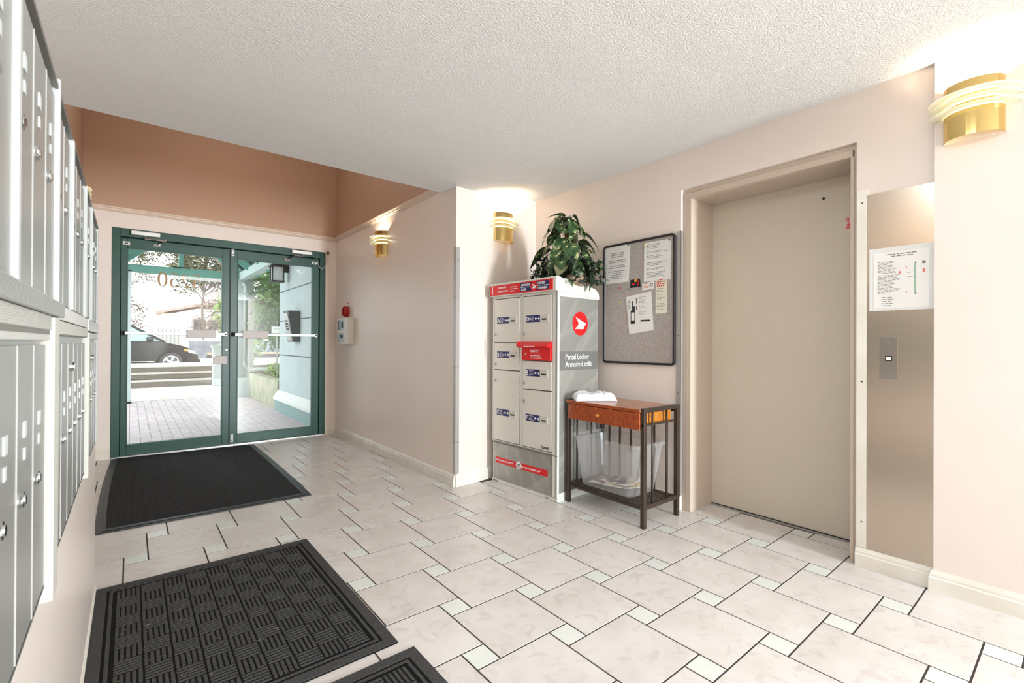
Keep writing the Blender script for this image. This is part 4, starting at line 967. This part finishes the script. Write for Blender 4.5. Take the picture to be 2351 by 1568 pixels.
# canopy
cn = thing('glass_canopy', 'teal timber gable canopy with glass roof over the entrance walk', 'canopy')
put('tie_beam', MB().box(-.35, 1.98, 11.08, 11.2, 2.415, 2.556), M_teal, cn, bevel=.004)
put('king_post', MB().box(.722, .792, 11.10, 11.18, 2.556, 3.30), M_teal, cn); put('bracket', MB().box(.60, .90, 11.06, 11.08, 2.56, 2.575), M_dark, cn)
def bar(a, b, w, h):
    a, b = Vector(a), Vector(b); d = (b-a).normalized(); s = d.cross(Vector((0, 0, 1))).normalized() if abs(d.z) < .95 else Vector((0, 1, 0)); u = s.cross(d)
    vs = [p + s*x*w/2 + u*z*h/2 for p in (a, b) for x, z in ((-1, -1), (1, -1), (1, 1), (-1, 1))]
    return MB().add(vs, [(0, 1, 2, 3), (7, 6, 5, 4), (0, 4, 5, 1), (1, 5, 6, 2), (2, 6, 7, 3), (3, 7, 4, 0)])
AP = 3.34
for i, y in enumerate((11.14, 10.2, 9.26, 8.32, 7.38, 6.44)):
    put('rafter', bar((-.34, y, 2.42), (.757, y, AP), .06, .10), M_teal, cn); put('rafter', bar((1.93, y, 2.42), (.757, y, AP), .06, .10), M_teal, cn)
put('eave_beam', MB().box(1.74, 1.86, 6.12, 11.08, 2.405, 2.56), mat('pale_eave', (196, 214, 210), .6), cn, bevel=.004); put('eave_beam', MB().box(-.42, -.30, 6.12, 11.08, 2.405, 2.56), mat('pale_eave', (196, 214, 210), .6), cn, bevel=.004)
put('gutter', MB().box(1.86, 1.96, 6.12, 11.25, 2.43, 2.53), mat('pale_pipe', (206, 220, 218), .5), cn, bevel=.01)
put('ridge_beam', MB().box(.72, .79, 6.12, 11.2, AP-.08, AP+.02), M_teal, cn)
Mroof = thin_glass('roof_glass', (.88, .93, .92), 1.45)
for i in range(5):
    y0 = 6.44+i*.94
    for sgn in (0, 1):
        xe = -.36 if sgn == 0 else 1.95; pp = MB().add([(xe, y0+.01, 2.47), (.757, y0+.01, AP+.06), (.757, y0+.93, AP+.06), (xe, y0+.93, 2.47), (xe, y0+.01, 2.478), (.757, y0+.01, AP+.068), (.757, y0+.93, AP+.068), (xe, y0+.93, 2.478)], [(0, 1, 2, 3), (7, 6, 5, 4), (0, 4, 5, 1), (1, 5, 6, 2), (2, 6, 7, 3), (3, 7, 4, 0)])
        put('roof_pane', pp, Mroof, cn)
for q in (.3, .6):
    for xe, sg in ((-.36, 0), (1.95, 1)):
        x = xe+(.757-xe)*q; z = 2.44+(AP-2.42)*q; put('purlin', MB().box(x-.02, x+.02, 6.2, 11.2, z, z+.04), M_teal, cn)
# lantern, entry phone, sign
ln = thing('wall_lantern', 'black framed lantern with frosted panes on the outside wall', 'lantern', (1.95, 8.05, 2.08), 0)
put('lantern_arm', MB().box(-.08, 0, -.03, .03, .16, .30).tube([(-.04, 0, .28), (-.16, 0, .36), (-.17, 0, .30)], .012, 8), M_black, ln)
put('frosted_panes', MB().prism_xy([(-.24, -.065), (-.10, -.065), (-.10, .065), (-.24, .065)], .02, .23), translucent('frosted_lantern', (.92, .93, .92), .5, .1, .4), ln)
fr = MB()
for x, y in ((-.25, -.075), (-.09, -.075), (-.25, .075), (-.09, .075)): fr.box(x-.009, x+.009, y-.009, y+.009, .0, .25)
fr.box(-.265, -.075, -.09, .09, -.005, .018); fr.add([(-.28, -.105, .24), (-.06, -.105, .24), (-.06, .105, .24), (-.28, .105, .24), (-.20, -.03, .31), (-.14, -.03, .31), (-.14, .03, .31), (-.20, .03, .31)], [(0, 1, 2, 3), (4, 5, 6, 7), (0, 1, 5, 4), (1, 2, 6, 5), (2, 3, 7, 6), (3, 0, 4, 7)])
put('lantern_frame', fr, M_black, ln)
ep = thing('entry_phone', 'dark grey tapered entry phone box with silver keypad face outside', 'intercom', (1.95, 7.36, 1.14))
put('housing', MB().add([(-.10, 0, 0), (0, 0, 0), (0, .30, 0), (-.10, .30, 0), (-.17, 0, .46), (0, 0, .46), (0, .30, .46), (-.17, .30, .46)], [(3, 2, 1, 0), (4, 5, 6, 7), (0, 1, 5, 4), (1, 2, 6, 5), (2, 3, 7, 6), (3, 0, 4, 7)]), mat('charcoal_enamel', (84, 88, 88), .45), ep, bevel=.003)
put('keypad_plate', MB().add([(-.106, .04, .02), (-.106, .27, .02), (-.173, .27, .43), (-.173, .04, .43), (-.102, .04, .02), (-.102, .27, .02), (-.169, .27, .43), (-.169, .04, .43)], [(0, 1, 2, 3), (7, 6, 5, 4), (0, 4, 5, 1), (2, 6, 7, 3), (1, 5, 6, 2), (3, 7, 4, 0)]), M_alu, ep)
kb = MB()
for i in range(4):
    for j in range(3): y = .10+j*.05; z = .18+i*.04; x = -.106-.067*(z-.02)/.41; kb.box(x-.006, x+.001, y, y+.028, z, z+.022)
put('keys', kb, M_ink, ep)
fs = thing('garden_screen', 'pale green lattice screen with white post behind the planter', 'screen', (2.12, 8.92, .485))
put('post', MB().box(0, .06, 0, .06, -.06, 1.38), mat('pale_green_post', (206, 224, 206), .6), fs); put('post_cap', MB().box(-.02, .08, -.02, .08, 1.38, 1.42), mat('pale_green_post', (206, 224, 206), .6), fs)
put('screen_panel', MB().box(.06, .9, .02, .05, -.06, .78), mat('mint_panel', (176, 206, 176), .7), fs)
for i in range(4): put('screen_batten', MB().box(.08+i*.22, .13+i*.22, -.01, .02, -.06, 1.0), mat('sage_batten', (120, 150, 120), .7), fs)
sg = thing('small_sign', 'small pale sign plate seen above the right door\u2019s push bar', 'sign', (2.0, 9.3, 1.30))
put('sign_plate', MB().box(-.02, .16, 0, .006, 0, .115), M_paper, sg, bevel=.002); put('sign_border', MB().box(-.028, .168, .006, .012, -.008, .123), M_alum, sg); put('sign_stake', MB().box(.06, .08, .012, .03, -.85, .1), M_alum, sg)
put('printed_lines', rlines(MB(), .02, .12, .06, .09, -.001, 2, 2, .006), M_print, sg)

# ------------------------------------------------------------------ planting
def foliage(n, blobs, size, seed, narrow=False, jag=False, parent=None, name='foliage', m=None):
    r = random.Random(seed); mb = MB()
    for i in range(n):
        c, rad = r.choice(blobs); v = Vector((r.gauss(0, 1), r.gauss(0, 1), r.gauss(0, 1))).normalized()*(r.random()**.45)
        p = Vector((c[0]+v.x*rad[0], c[1]+v.y*rad[1], c[2]+v.z*rad[2])); s = size*r.uniform(.7, 1.3)
        d = Vector((r.uniform(-1, 1), r.uniform(-1, 1), r.uniform(-.9, .3))).normalized(); b = d.orthogonal().normalized(); q = r.uniform(0, 6.28); b = b*math.cos(q)+d.cross(b)*math.sin(q)
        w = .11 if narrow else .28
        mb.add([p, p+d*s*.5+b*s*w, p+d*s, p+d*s*.5-b*s*w], [(0, 1, 2, 3)])
    o = put(name, mb, m, parent); o['kind'] = 'stuff'; return o
M_lf = mat('fresh_green_leaf', (98, 146, 54), .5, var=(40, 84, 24), vscale=2.5); M_lf2 = mat('yellow_green_leaf', (160, 186, 96), .5, var=(92, 130, 60), vscale=2)
M_bark = mat('brown_bark', (86, 62, 44), .9, var=(58, 42, 30), vscale=12)
bb = thing('bamboo_shrub', 'tall leafy green shrub with twin brown trunks behind the planter', 'shrub', (2.55, 10.4, .42))
put('trunk', MB().tube([(-.12, -.1, -.02), (-.10, -.12, .4), (-.04, -.1, .9), (.05, -.05, 1.6)], [.05, .045, .04, .02], 8), M_bark, bb, smooth=True); put('trunk', MB().tube([(.20, .1, -.02), (.16, .05, .4), (.05, .0, .8), (-.1, .1, 1.5)], [.05, .04, .035, .02], 8), M_bark, bb, smooth=True)
foliage(5200, [((-.1, 0, 1.35), (.55, .8, .75)), ((.3, -.5, 1.2), (.5, .6, .6)), ((.0, .3, 2.0), (.6, .9, .6)), ((-.25, .5, 1.4), (.35, .5, .8)), ((.4, .3, 1.3), (.6, .8, .8))], .21, 11, narrow=True, parent=bb, m=M_lf)
b2 = thing('ivy_shrub', 'bright green climbing shrub beside the walk beyond the column', 'shrub', (1.95, 13.2, 0))
put('stems', MB().tube([(0, 0, 0), (.05, 0, 1.5), (0, .1, 2.4)], [.04, .03, .01], 6), M_bark, b2)
foliage(3600, [((.05, 0, 1.9), (.42, .7, .75)), ((.12, .2, 1.1), (.30, .6, .6)), ((.35, .4, 1.5), (.5, .8, .9))], .13, 12, parent=b2, m=M_lf2)
b3 = thing('low_planting', 'low light green plants along the top of the planter wall', 'plant', (2.3, 9.6, .42))
foliage(900, [((0, 0, .12), (.22, .55, .14)), ((.0, .5, .2), (.2, .3, .2)), ((.1, -.5, .16), (.25, .3, .18))], .11, 13, narrow=True, parent=b3, m=M_lf2)
put('stems', MB().tube([(0, 0, 0), (0, .1, .2)], .01, 5), M_bark, b3)
bx_ = tag(put('gate_pillar', MB().box(1.66, 1.86, 14.2, 14.45, 0, 1.02).box(1.63, 1.89, 14.17, 14.48, .98, 1.05), M_stucco), 'short pale pillar at the foot of the steps', 'pillar')
# trees across the street
M_bloss = mat('pinkish_brown_twigs', (176, 156, 146), .9, var=(120, 104, 92), vscale=1); M_olive = mat('olive_needles', (150, 150, 118), .9, var=(98, 100, 72), vscale=1)
def tree(label, x, y, h, r, n, s, m, seed, z0=.2, low=.35, gr='trees across the street'):
    rn = random.Random(seed); t = thing('street_tree', label, 'tree', (x, y, z0), group=gr); br = MB().tube([(0, 0, 0), (rn.uniform(-.2, .2), 0, h*.35), (rn.uniform(-.3, .3), 0, h*.7), (0, 0, h*.95)], [.07*h/8, .06*h/8, .04*h/8, .015], 8)
    blobs = []
    for i in range(26):
        a = rn.uniform(0, 6.28); zz = h*rn.uniform(low, 1.0); q = r*rn.uniform(.25, 1)*(1.15-.6*abs(zz/h-.6)); p = (math.cos(a)*q, math.sin(a)*q, zz)
        br.tube([(0, 0, zz*.75), (p[0]*.5, p[1]*.5, zz*.9), p], [.05, .03, .01], 5); blobs.append((p, (r*.34, r*.34, h*.085)))
    put('trunk_and_branches', br, mat('grey_bark', (150, 138, 128), .9), t); foliage(n, blobs, s, seed, parent=t, m=m)
tree('tall twiggy olive tree above the gold house numbers', 3.9, 38., 9.5, 3.4, 8500, .20, M_olive, 21, low=.5)
tree('spreading pinkish-brown tree right of the white house', 6.0, 36., 7.5, 2.6, 7000, .17, M_bloss, 22, low=.25)
tree('sparse pink-brown tree at the far left above the wooden fence', -.6, 40., 6.2, 1.6, 1500, .17, M_bloss, 23, low=.3)
tree('olive conifer high behind the canopy beam at left', -.5, 34., 9.5, 2.4, 2600, .2, M_olive, 24, low=.72)
tree('dense olive tree behind the right half of the canopy', 5.0, 33., 10., 3.0, 5200, .2, M_olive, 25, low=.6)
tree('green street tree further along to the right', 12., 38., 9., 3.5, 3600, .25, M_lf2, 26, low=.3)
# house across the street
hs = thing('white_house', 'white house with low red gable roof across the street', 'house', (3.4, 46, .2))
M_hw = mat('house_white', (245, 245, 244), .9)
put('wall', MB().box(-1.5, 9, 0, 6, 0, 3.2), M_hw, hs); put('roof', MB().prism_xz([(-2.1, 3.2), (1.4, 4.15), (9.6, 4.15), (9.6, 3.9), (1.4, 3.95), (-1.8, 3.1)], -.5, 6), mat('red_brown_roof', (212, 182, 172), .8), hs)
for x in (.55, 1.55): w_ = put('window', MB().box(x, x+.85, -.05, .02, 1.75, 2.75), mat('window_frame_grey', (150, 150, 150), .5), hs); put('pane', MB().box(x+.07, x+.40, -.07, -.05, 1.82, 2.68).box(x+.45, x+.78, -.07, -.05, 1.82, 2.68), mat('dark_pane', (84, 88, 96), .1), w_)
ga = thing('white_garage', 'bright white outbuilding with vertical slats across the street', 'building', (1.1, 40, .2))
put('wall', MB().box(0, 2.0, 0, 3, 0, 2.75), M_hw, ga); put('stair_parapet', MB().prism_xz([(2.0, 0), (2.0, 2.2), (2.9, .9), (2.9, 0)], 0, .2), M_hw, ga)
for i in range(6): put('slat', MB().box(.35+i*.22, .42+i*.22, -.05, 0, .5, 1.8), mat('slat_grey', (200, 200, 202), .8), ga)
rl = thing('picket_railing', 'white picket railing across the street above the grey wall', 'railing', (2.75, 36, .0))
put('top_rail', MB().box(0, 4.5, -.03, .03, 1.78, 1.85), M_hw, rl); put('bottom_rail', MB().box(0, 4.5, -.03, .03, 1.18, 1.24), M_hw, rl)
pk = MB().box(0, .06, -.02, .02, 1.24, 1.78).mesh('picket'); pk.materials.append(M_hw)
for i in range(30): put('picket', pk, None, rl, loc=(.05+i*.15, 0, 0))
gw = thing('retaining_wall', 'grey board-marked retaining wall across the street', 'wall', (2.9, 35.5, 0))
put('concrete', MB().box(0, 5.5, 0, .4, 0, 1.15), mat('cool_grey_concrete', (150, 154, 160), .9, var=(120, 124, 132), vscale=2), gw); put('timber_cap', MB().box(.9, 5.5, -.08, 0, .32, .44), mat('pale_timber', (206, 178, 150), .8), gw)
put('lower_grille', MB().box(.9, 5.5, -.06, 0, .07, .30), mat('dark_hedge', (96, 92, 88), .9), gw); put('white_panel', MB().box(1.6, 2.1, -.03, 0, .5, 1.0), M_hw, gw)
fe = thing('wooden_fence', 'brown wooden fence with lattice top at far left across the street', 'fence', (-2.2, 37, .1))
bo = MB().box(0, .14, 0, .03, 0, 1.55).mesh('fence_board'); bo.materials.append(mat('brown_fence', (150, 118, 96), .85))
for i in range(21): put('fence_board', bo, None, fe, loc=(i*.148, 0, 0))
lt_ = MB()
for i in range(30): x = i*.105; lt_.prism_xz([(x, 1.58), (x+.02, 1.58), (x+.32, 1.95), (x+.30, 1.95)], -.01, .01); lt_.prism_xz([(x+.30, 1.58), (x+.32, 1.58), (x+.02, 1.95), (x, 1.95)], .012, .03)
put('lattice', lt_, mat('brown_fence', (150, 118, 96), .85), fe); put('fence_rail', MB().box(0, 3.15, -.02, .05, 1.95, 2.0).box(0, 3.15, -.02, .05, 1.54, 1.58), mat('brown_fence', (150, 118, 96), .85), fe)
# parked minivan
cv = thing('parked_minivan', 'dark blue-black minivan parked at the curb beyond the steps', 'car', (1.95, 20.4, .07))
M_car = mat('dark_car_paint', (12, 16, 24), .25, spec=.35, coat=.25); M_cg = mat('car_glass', (150, 176, 170), .06, spec=.8); M_tire = mat('tyre', (70, 70, 72), .85); M_rim = mat('alloy_rim', (216, 218, 220), .3, metal=.6)
low_ = [(-.02, .28), (0, .40), (-.01, .56), (-.06, .66), (-.16, .76), (-.45, .90), (-.80, .99), (-1.08, 1.06), (-3.4, 1.10), (-4.9, 1.10), (-5.08, .95), (-5.12, .45), (-5.02, .25)]
def arch(cx, r, n=12): return [(cx - r*math.cos(PI*i/n), .25 + (r+.06)*math.sin(PI*i/n)) for i in range(n+1)]
body = low_ + arch(-4.1, .40) + [(-3.6, .22), (-1.3, .22)] + arch(-.83, .40)
def shell(prof, y0, y1, inset, zc=.6):
    mb = MB(); n = len(prof); lay = [(y0, .94), (y0+.10, 1.0), (y1-.10, 1.0), (y1, .94)]
    cx = sum(p[0] for p in prof)/n
    vs = [((p[0]-cx)*(1-(1-k)*.25)+cx, y, p[1]) for y, k in lay for p in prof]
    fs = [tuple(range(n)), tuple(range(4*n-1, 3*n-1, -1))]
    for j in range(3): fs += [(j*n+i, j*n+(i+1) % n, (j+1)*n+(i+1) % n, (j+1)*n+i) for i in range(n)]
    return mb.add(vs, fs)
put('body', shell(body, 0, 1.95, .05), M_car, cv, bevel=.02)
cab = MB(); B0 = [(-1.02, 1.05), (-5.0, 1.08)]; n4 = [(-1.00, .03, 1.04), (-1.00, 1.92, 1.04), (-5.02, 1.92, 1.08), (-5.02, .03, 1.08), (-2.02, .22, 1.66), (-2.02, 1.73, 1.66), (-4.75, 1.73, 1.70), (-4.75, .22, 1.70)]
cab.add(n4, [(0, 1, 2, 3), (4, 5, 6, 7), (0, 1, 5, 4), (1, 2, 6, 5), (2, 3, 7, 6), (3, 0, 4, 7)]); put('cabin', cab, M_cg, cv)
pil = MB()
for a, b_ in (((-1.0, .03, 1.04), (-2.02, .22, 1.66)), ((-2.55, .05, 1.07), (-2.75, .21, 1.67)), ((-3.7, .05, 1.08), (-3.8, .21, 1.68)), ((-5.0, .04, 1.08), (-4.75, .22, 1.69)), ((-1.0, 1.92, 1.04), (-2.02, 1.73, 1.66))):
    k = bar(a, b_, .07, .07); pil.add(k.v, k.f)
put('pillars', pil, M_car, cv); put('roof', MB().add([(-1.95, .18, 1.64), (-1.95, 1.77, 1.64), (-4.8, 1.77, 1.68), (-4.8, .18, 1.68), (-2.2, .3, 1.74), (-2.2, 1.65, 1.74), (-4.6, 1.65, 1.76), (-4.6, .3, 1.76)], [(3, 2, 1, 0), (4, 5, 6, 7), (0, 1, 5, 4), (1, 2, 6, 5), (2, 3, 7, 6), (3, 0, 4, 7)]), M_car, cv, bevel=.03)
put('side_mirror', MB().box(-1.52, -1.32, -.16, .0, 1.08, 1.22), M_car, cv, bevel=.03)
put('headlight', MB().add([(-.07, -.004, .62), (-.30, -.004, .66), (-.42, -.004, .80), (-.20, -.004, .755), (-.05, .3, .62), (-.12, .3, .75)], [(0, 1, 2, 3), (0, 3, 5, 4)]), mat('headlight_lens', (226, 232, 236), .1), cv); put('turn_light', MB().box(-.46, -.34, -.008, .02, .72, .79), mat('orange_lens', (240, 140, 40), .3), cv)
put('bumper', MB().box(-.30, .04, .02, 1.93, .24, .44), M_car, cv, bevel=.05); put('side_trim', MB().box(-3.55, -1.30, -.012, .01, .36, .385), M_chrome, cv)
put('door_seam', MB().box(-1.345, -1.335, -.004, .006, .30, 1.04).box(-2.60, -2.59, -.004, .006, .30, 1.06), M_dark, cv); put('wheel_well', MB().prism_xz(arch(-.83, .42), .02, .3).prism_xz(arch(-4.1, .42), .02, .3), M_dark, cv)
for x in (-.83, -4.1):
    for y in (-.01, 1.75):
        w_ = put('wheel', MB().cyl((x, y, .335), (0, 1, 0), .335, .21, 32), M_tire, cv, bevel=.02)
        if y < 0:
            sp_ = MB().cyl((x, -.02, .335), (0, 1, 0), .06, .03, 14)
            for k in range(5):
                for dlt in (-.14, .14):
                    a = 2*PI*k/5 + dlt; sp_.prism_xz([(x+.05*math.cos(a-.3), .335+.05*math.sin(a-.3)), (x+.05*math.cos(a+.3), .335+.05*math.sin(a+.3)), (x+.215*math.cos(a+.10), .335+.215*math.sin(a+.10)), (x+.215*math.cos(a-.10), .335+.215*math.sin(a-.10))], -.022, -.008)
            n_ = 32; vs = [(x+q*math.cos(2*PI*i/n_), yy, .335+q*math.sin(2*PI*i/n_)) for q, yy in ((.235, -.012), (.205, -.024)) for i in range(n_)]
            sp_.add(vs, [(i, (i+1) % n_, (i+1) % n_+n_, i+n_) for i in range(n_)]); put('rim', sp_, M_rim, w_); put('rim_back', MB().cyl((x, -.012, .335), (0, 1, 0), .21, .002, 24), mat('rim_shadow', (90, 92, 94), .6), w_)
